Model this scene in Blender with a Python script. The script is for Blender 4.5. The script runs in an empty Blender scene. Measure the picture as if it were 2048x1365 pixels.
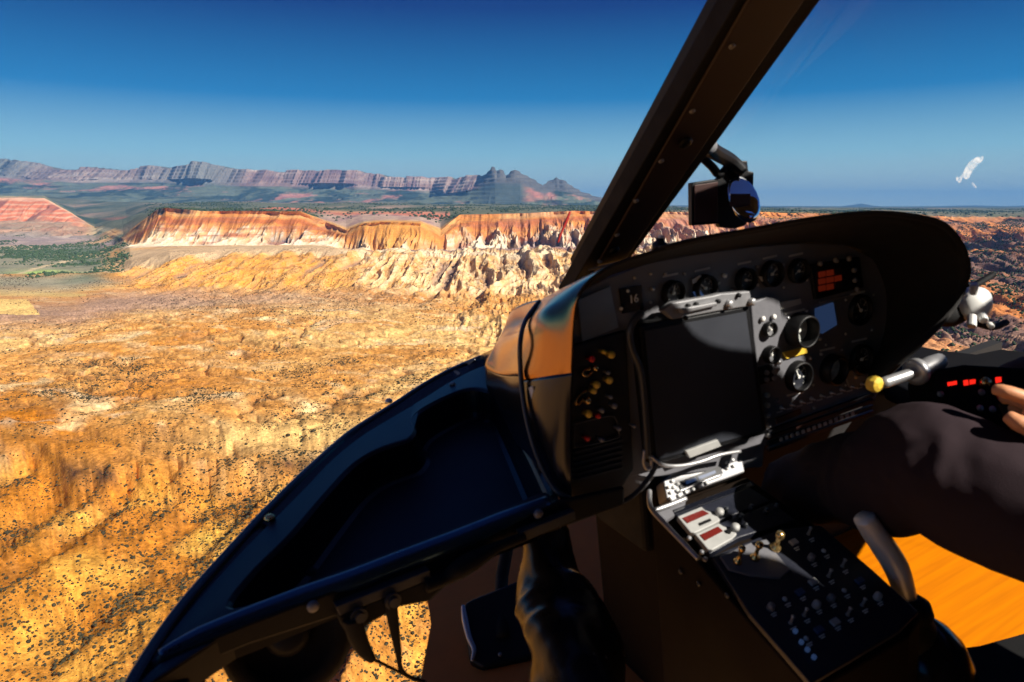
import bpy, bmesh, math, random
import numpy as np
from mathutils import Vector, Matrix
random.seed(7); rng = np.random.RandomState(11)
S = bpy.context.scene
COL = S.collection
PI = math.pi
# ------------------------------------------------------------------ camera, sky, sun, exposure
PITCH = math.atan(272.5/1365)
cam = bpy.data.cameras.new('camera'); camo = bpy.data.objects.new('camera', cam); COL.objects.link(camo)
camo.location = (0, 0, 0); camo.rotation_euler = (PI/2-PITCH, 0, 0)
cam.lens = 24.0; cam.sensor_width = 36; cam.clip_start = .02; cam.clip_end = 150000
cam.dof.use_dof = True; cam.dof.focus_distance = 60; cam.dof.aperture_fstop = 9.0
S.camera = camo
SUN_AZ = math.radians(122); SUN_EL = math.radians(38)          # azimuth clockwise from +Y
SUNV = np.array([math.sin(SUN_AZ)*math.cos(SUN_EL), math.cos(SUN_AZ)*math.cos(SUN_EL), math.sin(SUN_EL)])
sl = bpy.data.lights.new('sun', 'SUN'); so = bpy.data.objects.new('sun', sl); COL.objects.link(so)
sl.energy = 5.0; sl.angle = math.radians(.5); sl.color = (1, .93, .82)
so.rotation_euler = Vector(-SUNV).to_track_quat('-Z', 'Y').to_euler()
W = bpy.data.worlds.new('World'); S.world = W; W.use_nodes = True
wn = W.node_tree; wn.nodes.clear()
sky = wn.nodes.new('ShaderNodeTexSky'); sky.sky_type = 'NISHITA'; sky.sun_disc = False
sky.sun_elevation = SUN_EL; sky.sun_rotation = SUN_AZ
sky.altitude = 1500; sky.air_density = 1.0; sky.dust_density = .3; sky.ozone_density = 2.5
gm = wn.nodes.new('ShaderNodeGamma'); gm.inputs['Gamma'].default_value = 2.2
# deep desert-altitude sky: the physical sky toned with the elevation of the view
wt = wn.nodes.new('ShaderNodeTexCoord'); wx_ = wn.nodes.new('ShaderNodeSeparateXYZ'); wr = wn.nodes.new('ShaderNodeValToRGB')
wn.links.new(wt.outputs['Generated'], wx_.inputs[0]); wn.links.new(wx_.outputs['Z'], wr.inputs[0])
els = [(0, (.95, 1.0, .60)), (.012, (.75, .85, .62)), (.03, (.50, .66, .62)), (.069, (.29, .56, .66)), (.142, (.006, .20, .47)), (.255, (0, .030, .19)), (.5, (.014, .026, .12)), (1, (.022, .030, .10))]
while len(wr.color_ramp.elements) < len(els): wr.color_ramp.elements.new(.5)
for e_, (p_, c_) in zip(wr.color_ramp.elements, els): e_.position = p_; e_.color = c_+(1,)
sc1 = wn.nodes.new('ShaderNodeVectorMath'); sc1.operation = 'SCALE'; sc1.inputs['Scale'].default_value = 4.9
sc2 = wn.nodes.new('ShaderNodeVectorMath'); sc2.operation = 'SCALE'; sc2.inputs['Scale'].default_value = .005
ad = wn.nodes.new('ShaderNodeVectorMath'); ad.operation = 'ADD'
bg = wn.nodes.new('ShaderNodeBackground'); bg.inputs['Strength'].default_value = .11
wo = wn.nodes.new('ShaderNodeOutputWorld')
wn.links.new(sky.outputs[0], gm.inputs[0]); wn.links.new(gm.outputs[0], sc2.inputs[0]); wn.links.new(wr.outputs[0], sc1.inputs[0])
wn.links.new(sc1.outputs[0], ad.inputs[0]); wn.links.new(sc2.outputs[0], ad.inputs[1]); wn.links.new(ad.outputs[0], bg.inputs[0]); wn.links.new(bg.outputs[0], wo.inputs[0])
S.render.engine = 'CYCLES'
S.view_settings.view_transform = 'Standard'; S.view_settings.look = 'None'
S.view_settings.exposure = 0.85; S.view_settings.gamma = 1
S.render.resolution_x = 1024; S.render.resolution_y = 682
S.cycles.max_bounces = 6; S.cycles.transparent_max_bounces = 12; S.cycles.volume_bounces = 0

# ------------------------------------------------------------------ helicopter frame (right, forward, up) and rays
Rv = np.array([.885, .449, .128]); Rv /= np.linalg.norm(Rv)
Fv = np.array([-.449, .885, 0.0]); Fv -= Rv*Fv.dot(Rv); Fv /= np.linalg.norm(Fv)
Uv = np.cross(Rv, Fv)
HM = Matrix(((Rv[0], Fv[0], Uv[0], 0), (Rv[1], Fv[1], Uv[1], 0), (Rv[2], Fv[2], Uv[2], 0), (0, 0, 0, 1)))
SUNH = np.array([SUNV@Rv, SUNV@Fv, SUNV@Uv])
def ray(px, py):
    x = (px-1024)/1365; y = (682.5-py)/1365; c, s = math.cos(PITCH), math.sin(PITCH)
    d = np.array([x, c+y*s, -s+y*c]); return np.array([d@Rv, d@Fv, d@Uv])
class Pl:                                                        # a plane in the cabin: origin point, normal, in-plane x axis
    def __init__(s, o, n, x=(1, 0, 0)):
        s.o = np.array(o, float); s.n = np.array(n, float)/np.linalg.norm(n)
        x = np.array(x, float); x = x-s.n*(x@s.n); s.x = x/np.linalg.norm(x); s.y = np.cross(s.n, s.x)
    def __call__(s, px, py, lift=0):
        v = ray(px, py); t = ((s.o+s.n*lift-s.o)@s.n + s.o@s.n)/(v@s.n); return v*t
    def up(s, d): return Pl(s.o+s.n*d, s.n, s.x)
def dep(px, py, z): return ray(px, py)*z                         # point at camera depth z

# ------------------------------------------------------------------ materials
def mat(name, col, rough=.5, metal=0, var=.25, vs=30, bump=0, bs=200, spec=.5, emit=None, es=0, coat=0):
    m = bpy.data.materials.new(name); m.use_nodes = True; n = m.node_tree; b = n.nodes['Principled BSDF']
    tc = n.nodes.new('ShaderNodeTexCoord'); nz = n.nodes.new('ShaderNodeTexNoise')
    nz.inputs['Scale'].default_value = vs; nz.inputs['Detail'].default_value = 6
    n.links.new(tc.outputs['Object'], nz.inputs['Vector'])
    mx = n.nodes.new('ShaderNodeMix'); mx.data_type = 'RGBA'
    mx.inputs['A'].default_value = tuple(c*(1-var) for c in col)+(1,); mx.inputs['B'].default_value = tuple(min(1, c*(1+var)) for c in col)+(1,)
    n.links.new(nz.outputs['Fac'], mx.inputs['Factor']); n.links.new(mx.outputs['Result'], b.inputs['Base Color'])
    rr = n.nodes.new('ShaderNodeMapRange'); rr.inputs['To Min'].default_value = rough*.8; rr.inputs['To Max'].default_value = min(1, rough*1.25)
    n.links.new(nz.outputs['Fac'], rr.inputs['Value']); n.links.new(rr.outputs['Result'], b.inputs['Roughness'])
    b.inputs['Metallic'].default_value = metal; b.inputs['Specular IOR Level'].default_value = spec
    b.inputs['Coat Weight'].default_value = coat
    if bump:
        n2 = n.nodes.new('ShaderNodeTexNoise'); n2.inputs['Scale'].default_value = bs; n2.inputs['Detail'].default_value = 4
        n.links.new(tc.outputs['Object'], n2.inputs['Vector'])
        bp = n.nodes.new('ShaderNodeBump'); bp.inputs['Strength'].default_value = bump; bp.inputs['Distance'].default_value = .002 if bs > 60 else .007
        n.links.new(n2.outputs['Fac'], bp.inputs['Height']); n.links.new(bp.outputs['Normal'], b.inputs['Normal'])
    if emit: b.inputs['Emission Color'].default_value = emit+(1,); b.inputs['Emission Strength'].default_value = es
    return m
M = dict(
 black=mat('black_plastic', (.004, .004, .005), .5, bump=.15, spec=.3),
 gloss=mat('gloss_black', (.006, .007, .012), .18, vs=8),
 navy=mat('navy_tray', (.0022, .0024, .005), .30, vs=6, bump=.1, bs=900, spec=.32),
 navyf=mat('navy_tray_floor', (.003, .0036, .011), .5, vs=6, bump=.2, bs=900, spec=.3),
 lip=mat('rolled_lip', (.05, .11, .2), .28, metal=.8, vs=9),  # sky-blue highlight along the lip put into its colour
 shell=mat('reflection_tinted_shell', (.40, .20, .08), .17, metal=1.0, var=.1, vs=12),  # orange of the reflected ground put into the metal colour
 hood=mat('hood_felt', (.004, .003, .003), .8, vs=20, bump=.3),
 panel=mat('panel_grey', (.135, .135, .15), .5, var=.12, vs=60, bump=.15),
 panelD=mat('panel_dark', (.010, .010, .014), .5, var=.2, vs=60, bump=.15),
 grey=mat('bare_grey', (.20, .20, .21), .42, metal=.15, vs=60),
 alu=mat('aluminium', (.45, .45, .46), .38, metal=.6, var=.12, vs=50),
 owhite=mat('off_white', (.34, .34, .33), .45, var=.2, vs=60),  # white toned down so sunlit parts don't clip
 white=mat('white_plastic', (.72, .72, .70), .4, var=.08, vs=40),
 dial=mat('dial_black', (.02, .022, .03), .35, var=.2),
 mark=mat('dial_marks', (.75, .75, .7), .6, var=.05),
 markd=mat('dim_marks', (.45, .44, .42), .6, var=.05),  # dimmer copy of the marks, puts shade on unlit dials; also legends, hardware
 yellow=mat('yellow_paint', (.75, .5, .06), .35, var=.1),
 brass=mat('brass', (.75, .5, .2), .25, metal=.9, var=.15),
 red=mat('red_paint', (.6, .02, .015), .4, var=.15),
 redlit=mat('red_digits', (.15, .005, .004), .6, spec=.1, emit=(1, .02, .01), es=.7),
 amber=mat('annunciator_amber', (.10, .02, .012), .4, emit=(.8, .07, .02), es=.035),
 redwin=mat('red_window', (.10, .012, .01), .25, emit=(.6, .02, .01), es=.05),
 screen=mat('dark_screen', (.030, .033, .042), .5, var=.3, vs=14, spec=.3),
 lcd=mat('blue_lcd', (.02, .04, .09), .2, emit=(.08, .16, .4), es=.10),
 postb=mat('post_brown_tint', (.028, .015, .013), .5, metal=.1, var=.25, vs=14),  # brown of the reflected ground put into the post colour
 copper=mat('mirror_back', (.05, .018, .014), .5, metal=.2, var=.2, vs=18),
 console=mat('console_side', (.008, .0048, .003), .7, vs=10, bump=.2, spec=.08),
 keys=mat('console_top', (.010, .012, .022), .42, vs=40, bump=.2),
 rubber=mat('rubber', (.006, .006, .0065), .75, bump=.2, spec=.25),
 cable=mat('cable_grey', (.03, .034, .042), .4, vs=90),
 bag=mat('glossy_film', (.005, .005, .009), .26, vs=12, bump=.15, bs=90, spec=.3),
 cloth=mat('dark_trousers', (.030, .020, .024), .9, spec=.08, var=.12, vs=60, bump=.35, bs=900),
 shirt=mat('dark_shirt', (.03, .03, .04), .85, bump=.4, bs=500),
 skin=mat('skin', (.62, .27, .13), .5, var=.1, vs=40, bump=.15, bs=500),
 yarn=mat('red_yarn', (.35, .012, .01), .8, bump=.4),
 liner=mat('cabin_liner', (.006, .0055, .006), .9, vs=12, bump=.2),
 lcdoff=mat('blue_button', (.03, .07, .16), .4),
 dialw=mat('sunlit_dial', (.55, .57, .53), .4, var=.5, vs=120),  # sun and glass glare put into the dial colour
 plac=mat('placard_metal', (.30, .36, .42), .35, metal=.7, var=.2, vs=25),  # reflected sky tinted into the placard colour
 warmfl=mat('glow_tinted_floor', (.85, .20, .045), .7, var=.15, vs=14, spec=.05),  # redder copy of the wood, warm ground glow put into the colour
 stick=mat('stick_paint', (.75, .73, .70), .35, metal=.2, var=.08, vs=50),
 boxm=mat('dull_black', (.005, .005, .006), .9, spec=.1),
 mirror=mat('mirror_glass', (.8, .85, .9), .03, metal=1, var=.02),
)
def wood():
    m = bpy.data.materials.new('varnished_floor'); m.use_nodes = True; n = m.node_tree; b = n.nodes['Principled BSDF']
    tc = n.nodes.new('ShaderNodeTexCoord'); mp = n.nodes.new('ShaderNodeMapping'); mp.inputs['Rotation'].default_value = (0, 0, math.radians(12)); mp.inputs['Scale'].default_value = (3, 60, 20)
    nz = n.nodes.new('ShaderNodeTexNoise'); nz.inputs['Scale'].default_value = 1.1; nz.inputs['Detail'].default_value = 8; nz.inputs['Distortion'].default_value = .25
    cr = n.nodes.new('ShaderNodeValToRGB'); e = cr.color_ramp.elements
    e[0].position = .25; e[0].color = (.55, .145, .003, 1); e[1].position = .6; e[1].color = (.72, .215, .002, 1)
    n.links.new(tc.outputs['Object'], mp.inputs[0]); n.links.new(mp.outputs[0], nz.inputs['Vector']); n.links.new(nz.outputs['Fac'], cr.inputs[0]); n.links.new(cr.outputs[0], b.inputs['Base Color'])
    b.inputs['Roughness'].default_value = .6; b.inputs['Specular IOR Level'].default_value = .04
    return m
M['wood'] = wood()
def glass():
    m = bpy.data.materials.new('windscreen_acrylic'); m.use_nodes = True; n = m.node_tree; n.nodes.clear()
    o = n.nodes.new('ShaderNodeOutputMaterial'); t = n.nodes.new('ShaderNodeBsdfTransparent'); t.inputs[0].default_value = (.96, .97, .98, 1)
    g = n.nodes.new('ShaderNodeBsdfGlossy'); g.inputs['Roughness'].default_value = .03
    lw = n.nodes.new('ShaderNodeLayerWeight'); lw.inputs['Blend'].default_value = .12
    fr = n.nodes.new('ShaderNodeMath'); fr.operation = 'MULTIPLY'; fr.inputs[1].default_value = .02; n.links.new(lw.outputs['Fresnel'], fr.inputs[0])
    mx = n.nodes.new('ShaderNodeMixShader'); n.links.new(fr.outputs[0], mx.inputs[0]); n.links.new(t.outputs[0], mx.inputs[1]); n.links.new(g.outputs[0], mx.inputs[2])
    n.links.new(mx.outputs[0], o.inputs[0]); return m
M['glass'] = glass()
def painted_glint():  # patchy pale material standing in for reflections on the glass
    m = bpy.data.materials.new('glint_acrylic'); m.use_nodes = True; n = m.node_tree; n.nodes.clear()
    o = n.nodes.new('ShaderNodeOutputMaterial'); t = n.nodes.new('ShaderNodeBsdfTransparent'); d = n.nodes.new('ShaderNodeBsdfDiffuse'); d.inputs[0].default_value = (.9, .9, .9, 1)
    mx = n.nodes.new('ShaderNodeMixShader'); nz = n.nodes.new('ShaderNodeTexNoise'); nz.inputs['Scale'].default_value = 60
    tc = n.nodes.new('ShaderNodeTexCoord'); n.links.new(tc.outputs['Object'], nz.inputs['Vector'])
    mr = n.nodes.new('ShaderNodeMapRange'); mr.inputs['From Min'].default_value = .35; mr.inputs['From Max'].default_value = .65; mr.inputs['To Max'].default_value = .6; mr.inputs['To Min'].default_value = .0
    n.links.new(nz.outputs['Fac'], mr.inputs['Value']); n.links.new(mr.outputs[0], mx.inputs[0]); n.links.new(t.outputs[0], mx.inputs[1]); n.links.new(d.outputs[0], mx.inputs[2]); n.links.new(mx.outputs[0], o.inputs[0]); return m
M['painted_glint'] = painted_glint()

# ------------------------------------------------------------------ object helpers
def thing(name, label, cat, base, group=None):
    o = bpy.data.objects.new(name, None); COL.objects.link(o); o.empty_display_size = .05
    o.matrix_world = HM @ Matrix.Translation(Vector(base)); o['label'] = label; o['category'] = cat
    if group: o['group'] = group
    o['_b'] = [float(x) for x in base]
    return o
class MB:
    def __init__(s): s.v = []; s.f = []
    def add(s, v, f):
        k = len(s.v); s.v += [tuple(float(c) for c in p) for p in v]; s.f += [tuple(i+k for i in q) for q in f]; return s
    def build(s, name, m, parent, smooth=False, bevel=0, seg=2, sub=0, label=None):
        root = parent
        while root.parent: root = root.parent
        b = np.array(root['_b'])
        me = bpy.data.meshes.new(name); me.from_pydata([tuple(np.array(p)-b) for p in s.v], [], s.f); me.update()
        bm = bmesh.new(); bm.from_mesh(me); bmesh.ops.recalc_face_normals(bm, faces=bm.faces); bm.to_mesh(me); bm.free()
        if smooth: me.polygons.foreach_set('use_smooth', [True]*len(me.polygons))
        me.materials.append(M[m] if isinstance(m, str) else m)
        o = bpy.data.objects.new(name, me); COL.objects.link(o); o.parent = parent
        if bevel:
            md = o.modifiers.new('b', 'BEVEL'); md.width = bevel; md.segments = seg; md.limit_method = 'ANGLE'; md.angle_limit = .6
        if sub: md = o.modifiers.new('s', 'SUBSURF'); md.levels = sub; md.render_levels = sub
        if label: o['label'] = label
        return o
def crom(P, n=6, closed=False):
    P = np.array(P, float); k = len(P); out = []
    rngk = range(k if closed else k-1)
    for i in rngk:
        if closed: p0, p1, p2, p3 = P[(i-1) % k], P[i], P[(i+1) % k], P[(i+2) % k]
        else: p0, p1, p2, p3 = P[max(i-1, 0)], P[i], P[i+1], P[min(i+2, k-1)]
        for j in range(n):
            t = j/n; out.append(.5*((2*p1)+(-p0+p2)*t+(2*p0-5*p1+4*p2-p3)*t*t+(-p0+3*p1-3*p2+p3)*t**3))
    if not closed: out.append(P[-1])
    return np.array(out)
def prism(poly, n, th):                                          # polygon extruded along -n by th
    n = np.array(n, float); n /= np.linalg.norm(n); P = [np.array(p) for p in poly]; k = len(P)
    return P+[p-n*th for p in P], [tuple(range(k)), tuple(range(2*k-1, k-1, -1))]+[(i, (i+1) % k, (i+1) % k+k, i+k) for i in range(k)]
def rings(loops, cap0=True, cap1=True):
    v = [p for L in loops for p in L]; n = len(loops[0]); f = []
    for a in range(len(loops)-1):
        for i in range(n): f.append((a*n+i, a*n+(i+1) % n, (a+1)*n+(i+1) % n, (a+1)*n+i))
    if cap0: f.append(tuple(range(n-1, -1, -1)))
    if cap1: f.append(tuple(range((len(loops)-1)*n, len(loops)*n)))
    return v, f
def basis(d):
    d = np.array(d, float); d /= np.linalg.norm(d); a = np.array([0, 0, 1.]) if abs(d[2]) < .9 else np.array([1., 0, 0])
    x = np.cross(a, d); x /= np.linalg.norm(x); return x, np.cross(d, x)
def lathe(o, axis, prof, n=20, x=None):                          # prof: (radius, height along axis)
    a = np.array(axis, float); a /= np.linalg.norm(a); X, Y = basis(a)
    return rings([[np.array(o)+a*h+(X*math.cos(2*PI*i/n)+Y*math.sin(2*PI*i/n))*max(r, 1e-5) for i in range(n)] for r, h in prof])
def tube(path, r, n=10, sm=6):
    P = crom(path, sm) if sm else np.array(path, float)
    rr = np.interp(np.linspace(0, 1, len(P)), np.linspace(0, 1, len(r)), r) if isinstance(r, (list, tuple)) else [r]*len(P)
    T = np.gradient(P, axis=0); X, _ = basis(T[0]); L = []
    for p, t, q in zip(P, T, rr):
        t = t/np.linalg.norm(t); X = X-t*(X@t); X /= np.linalg.norm(X); Y = np.cross(t, X)
        L.append([p+(X*math.cos(2*PI*i/n)+Y*math.sin(2*PI*i/n))*q for i in range(n)])
    return rings(L)
def boxo(c, X, Y, Z, sx, sy, sz):
    c = np.array(c, float); v = [c+X*sx*a+Y*sy*b+Z*sz*d for d in (-.5, .5) for b in (-.5, .5) for a in (-.5, .5)]
    return v, [(0, 2, 3, 1), (4, 5, 7, 6), (0, 1, 5, 4), (2, 6, 7, 3), (0, 4, 6, 2), (1, 3, 7, 5)]
def aab(a, b):
    a = np.array(a, float); b = np.array(b, float); e = np.eye(3); return boxo((a+b)/2, e[0], e[1], e[2], *(abs(b-a)))
def gridm(rows, nu=4, nv=4):                                     # control rows of points -> smooth surface
    A = np.array([crom(r, nu) for r in rows]); B = np.array([crom(A[:, j], nv) for j in range(A.shape[1])])
    n, m = B.shape[:2]; v = [B[j, i] for j in range(n) for i in range(m)]
    return v, [(j*m+i, j*m+i+1, (j+1)*m+i+1, (j+1)*m+i) for j in range(n-1) for i in range(m-1)]
def pp(plane, pts, th, n=None, smooth=0):                        # pixel outline laid on a plane and given thickness
    P = [plane(*p) for p in pts]
    if smooth: P = list(crom(P, smooth, True))
    return prism(P, plane.n, th)
def addsolid(o, th, off=0):
    md = o.modifiers.new('t', 'SOLIDIFY'); md.thickness = th; md.offset = off; return o

# ------------------------------------------------------------------ terrain
def _h(ix, iy, s):
    a = (ix.astype(np.int64)*374761393+iy.astype(np.int64)*668265263+s*974711) & 0x7fffffff
    a = ((a ^ (a >> 13))*1274126177) & 0x7fffffff
    return ((a ^ (a >> 16)) & 0xffff)/65535.0
def vn(x, y, s=0):
    ix = np.floor(x); iy = np.floor(y); fx = x-ix; fy = y-iy; ix = ix.astype(np.int64); iy = iy.astype(np.int64)
    fx = fx*fx*fx*(fx*(fx*6-15)+10); fy = fy*fy*fy*(fy*(fy*6-15)+10)
    a = _h(ix, iy, s); b = _h(ix+1, iy, s); c = _h(ix, iy+1, s); d = _h(ix+1, iy+1, s)
    return (a+(b-a)*fx)*(1-fy)+(c+(d-c)*fx)*fy
def fbm(x, y, o=4, s=0, g=.5):
    r = 0; a = 1; t = 0
    for k in range(o): r = r+a*vn(x*2**k+17.3*k, y*2**k-9.1*k, s+k); t += a; a *= g
    return r/t*2-1
def ridge(x, y, o=3, s=0, g=.5):                                 # 0 in gullies' floor .. 1 on crest
    r = 0; a = 1; t = 0
    for k in range(o): r = r+a*(1-np.abs(vn(x*2**k+5.3*k, y*2**k+3.7*k, s+k)*2-1)); t += a; a *= g
    return r/t
def sstep(a, b, x): t = np.clip((x-a)/(b-a), 0, 1); return t*t*(3-2*t)
HZ = 410.0
def zz(Y, py): return (HZ-py)*Y/1419.0
# node tables: node -> list of (px, Y, py or None with z)
ND = [
 [(-400, 120, 'z', -200), (2450, 120, 'z', -200)],
 [(-400, 600, 'z', -201), (1200, 600, 'z', -199), (1930, 520, 'z', -190), (2450, 500, 'z', -188)],
 [(-400, 1494, 'z', -203), (120, 1494, 'z', -203), (250, 1774, 'z', -200), (620, 1750, 'z', -200), (750, 1700, 'z', -198), (950, 1650, 'z', -196), (1150, 1450, 'z', -190), (1240, 1400, 'z', -188), (1500, 1300, 'z', -185), (1930, 900, 'z', -178), (2450, 850, 'z', -176)],
 [(-400, 2400, 'z', -216), (150, 2400, 'z', -216), (230, 2200, 'y', 540), (330, 2120, 'y', 514), (460, 2180, 'y', 503), (620, 2200, 'y', 500), (750, 2150, 'y', 500), (900, 2150, 'y', 503), (1000, 2050, 'y', 505), (1150, 1900, 'y', 500), (1240, 1800, 'y', 500), (1500, 1700, 'y', 500), (1930, 1400, 'y', 560), (2450, 1400, 'y', 560)],
 [(-400, 3400, 'z', -216), (180, 3400, 'z', -216), (250, 2750, 'y', 492), (330, 2650, 'y', 491), (460, 2600, 'y', 490), (620, 2500, 'y', 490), (700, 2350, 'y', 495), (840, 2330, 'y', 495), (920, 2330, 'y', 492), (1000, 2250, 'y', 490), (1150, 2200, 'y', 486), (1240, 2150, 'y', 485), (1500, 2100, 'y', 480), (1930, 2000, 'y', 500), (2450, 2000, 'y', 500)],
 [(-400, 5500, 'y', 440), (100, 5500, 'y', 440), (150, 5300, 'y', 450), (185, 5000, 'y', 462), (240, 3300, 'y', 478), (280, 3100, 'y', 458), (315, 3020, 'y', 432), (330, 3000, 'y', 428), (460, 2950, 'y', 432), (600, 2900, 'y', 434), (650, 2900, 'y', 458), (690, 2600, 'y', 470), (725, 2580, 'y', 455), (750, 2570, 'y', 452), (840, 2570, 'y', 453), (880, 2650, 'y', 472), (920, 3000, 'y', 442), (1000, 3050, 'y', 436), (1150, 3000, 'y', 430), (1240, 3000, 'y', 432), (1500, 3000, 'y', 432), (1930, 3200, 'y', 452), (2450, 3200, 'y', 450)],
 [(-400, 5900, 'y', 397), (90, 5900, 'y', 397), (140, 5750, 'y', 425), (185, 5400, 'y', 458), (240, 3500, 'y', 472), (280, 3200, 'y', 445), (312, 3060, 'y', 419), (330, 3030, 'y', 415), (400, 3000, 'y', 421), (600, 2940, 'y', 423), (650, 3000, 'y', 446), (690, 2680, 'y', 462), (725, 2640, 'y', 449), (750, 2620, 'y', 446), (840, 2620, 'y', 447), (880, 2800, 'y', 462), (920, 3080, 'y', 430), (1000, 3100, 'y', 428), (1150, 3050, 'y', 421), (1240, 3050, 'y', 424), (1500, 3050, 'y', 424), (1930, 3500, 'y', 440), (2450, 3500, 'y', 440)],
 [(-400, 7400, 'y', 398), (90, 7400, 'y', 398), (150, 7400, 'y', 432), (250, 7000, 'y', 430), (300, 5000, 'y', 430), (330, 4300, 'y', 424), (620, 4300, 'y', 425), (690, 4100, 'y', 425), (880, 4100, 'y', 426), (950, 4300, 'y', 424), (1500, 4500, 'y', 423), (1930, 6000, 'y', 424), (2450, 6000, 'y', 424)],
 [(-400, 9800, 'y', 394), (100, 9800, 'y', 394), (200, 9800, 'y', 402), (330, 9500, 'y', 404), (900, 9500, 'y', 407), (1240, 9500, 'y', 410), (1400, 12000, 'y', 416), (2450, 12000, 'y', 417)],
 [(-400, 13600, 'y', 350), (0, 13600, 'y', 350), (60, 13600, 'y', 356), (150, 13800, 'y', 362), (230, 14000, 'y', 360), (270, 14000, 'y', 359), (400, 13800, 'y', 362), (500, 13500, 'y', 368), (560, 13800, 'y', 368), (700, 14000, 'y', 371), (860, 14000, 'y', 378), (900, 12300, 'y', 388), (930, 11800, 'y', 385), (955, 11600, 'y', 373), (970, 11500, 'y', 366), (990, 11400, 'y', 361), (1040, 11400, 'y', 362), (1090, 11500, 'y', 384), (1110, 12100, 'y', 376), (1140, 12000, 'y', 384), (1200, 12000, 'y', 401), (1260, 14000, 'y', 411), (1400, 24000, 'y', 413.5), (2450, 26000, 'y', 414)],
 [(-400, 14100, 'y', 312), (0, 14100, 'y', 317), (60, 14100, 'y', 323), (100, 14200, 'y', 330), (140, 14300, 'y', 340), (200, 14400, 'y', 339), (262, 14400, 'y', 341), (275, 14300, 'y', 337), (350, 14200, 'y', 336), (385, 14200, 'y', 331), (400, 14200, 'y', 332), (450, 14200, 'y', 337), (500, 13900, 'y', 338), (560, 14200, 'y', 345), (640, 14400, 'y', 342), (700, 14400, 'y', 345), (735, 14400, 'y', 345), (790, 14400, 'y', 351), (860, 14400, 'y', 357), (920, 14400, 'y', 353), (955, 13800, 'y', 351), (966, 12000, 'y', 353), (978, 11700, 'y', 345), (984, 11700, 'y', 336), (990, 11700, 'y', 338), (994, 11700, 'y', 344), (1000, 11700, 'y', 339), (1006, 11700, 'y', 341), (1012, 11700, 'y', 353), (1022, 11700, 'y', 344), (1030, 11700, 'y', 340), (1036, 11700, 'y', 344), (1048, 11700, 'y', 352), (1062, 11700, 'y', 357), (1085, 11800, 'y', 372), (1098, 12300, 'y', 362), (1112, 12300, 'y', 356), (1126, 12300, 'y', 360), (1140, 12400, 'y', 371), (1160, 12400, 'y', 383), (1200, 12400, 'y', 396), (1250, 15000, 'y', 403), (1320, 25000, 'y', 411), (1680, 30000, 'y', 413.2), (1700, 30000, 'y', 411), (1722, 30000, 'y', 407.5), (1745, 30000, 'y', 411.5), (1765, 30000, 'y', 413.4), (1880, 30000, 'y', 413), (1925, 30000, 'y', 411.5), (1960, 30000, 'y', 411.5), (2010, 30000, 'y', 413), (2048, 30000, 'y', 411.8), (2450, 30000, 'y', 412)],
 [(-400, 18000, 'y', 318), (140, 18000, 'y', 345), (900, 18000, 'y', 362), (1200, 16000, 'y', 402), (1300, 27000, 'y', 413), (2450, 33000, 'y', 414)],
 [(-400, 40000, 'z', -150), (2450, 40000, 'z', -150)],
]
def nodes_at(t):                                                 # t = X/Y -> Yk, zk arrays
    px = 1024+1365*t*1.0196
    Ys = []; Zs = []
    for tab in ND:
        q = np.array([a[0] for a in tab], float); y = np.array([a[1] for a in tab], float)
        z = np.array([a[3] if a[2] == 'z' else zz(a[1], a[3]) for a in tab])
        Ys.append(np.interp(px, q, y)); Zs.append(np.interp(px, q, z))
    return np.array(Ys), np.array(Zs)
def build_rows():
    cnt = [70, 190, 110, 90, 190, 40, 30, 60, 110, 40, 14, 12]
    s = [0.0]
    for k, c in enumerate(cnt):
        for j in range(1, c+1): s.append(k+j/c)
    return np.array(s)
def lower_pre(Y): return 1-sstep(480, 540, Y)
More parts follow.
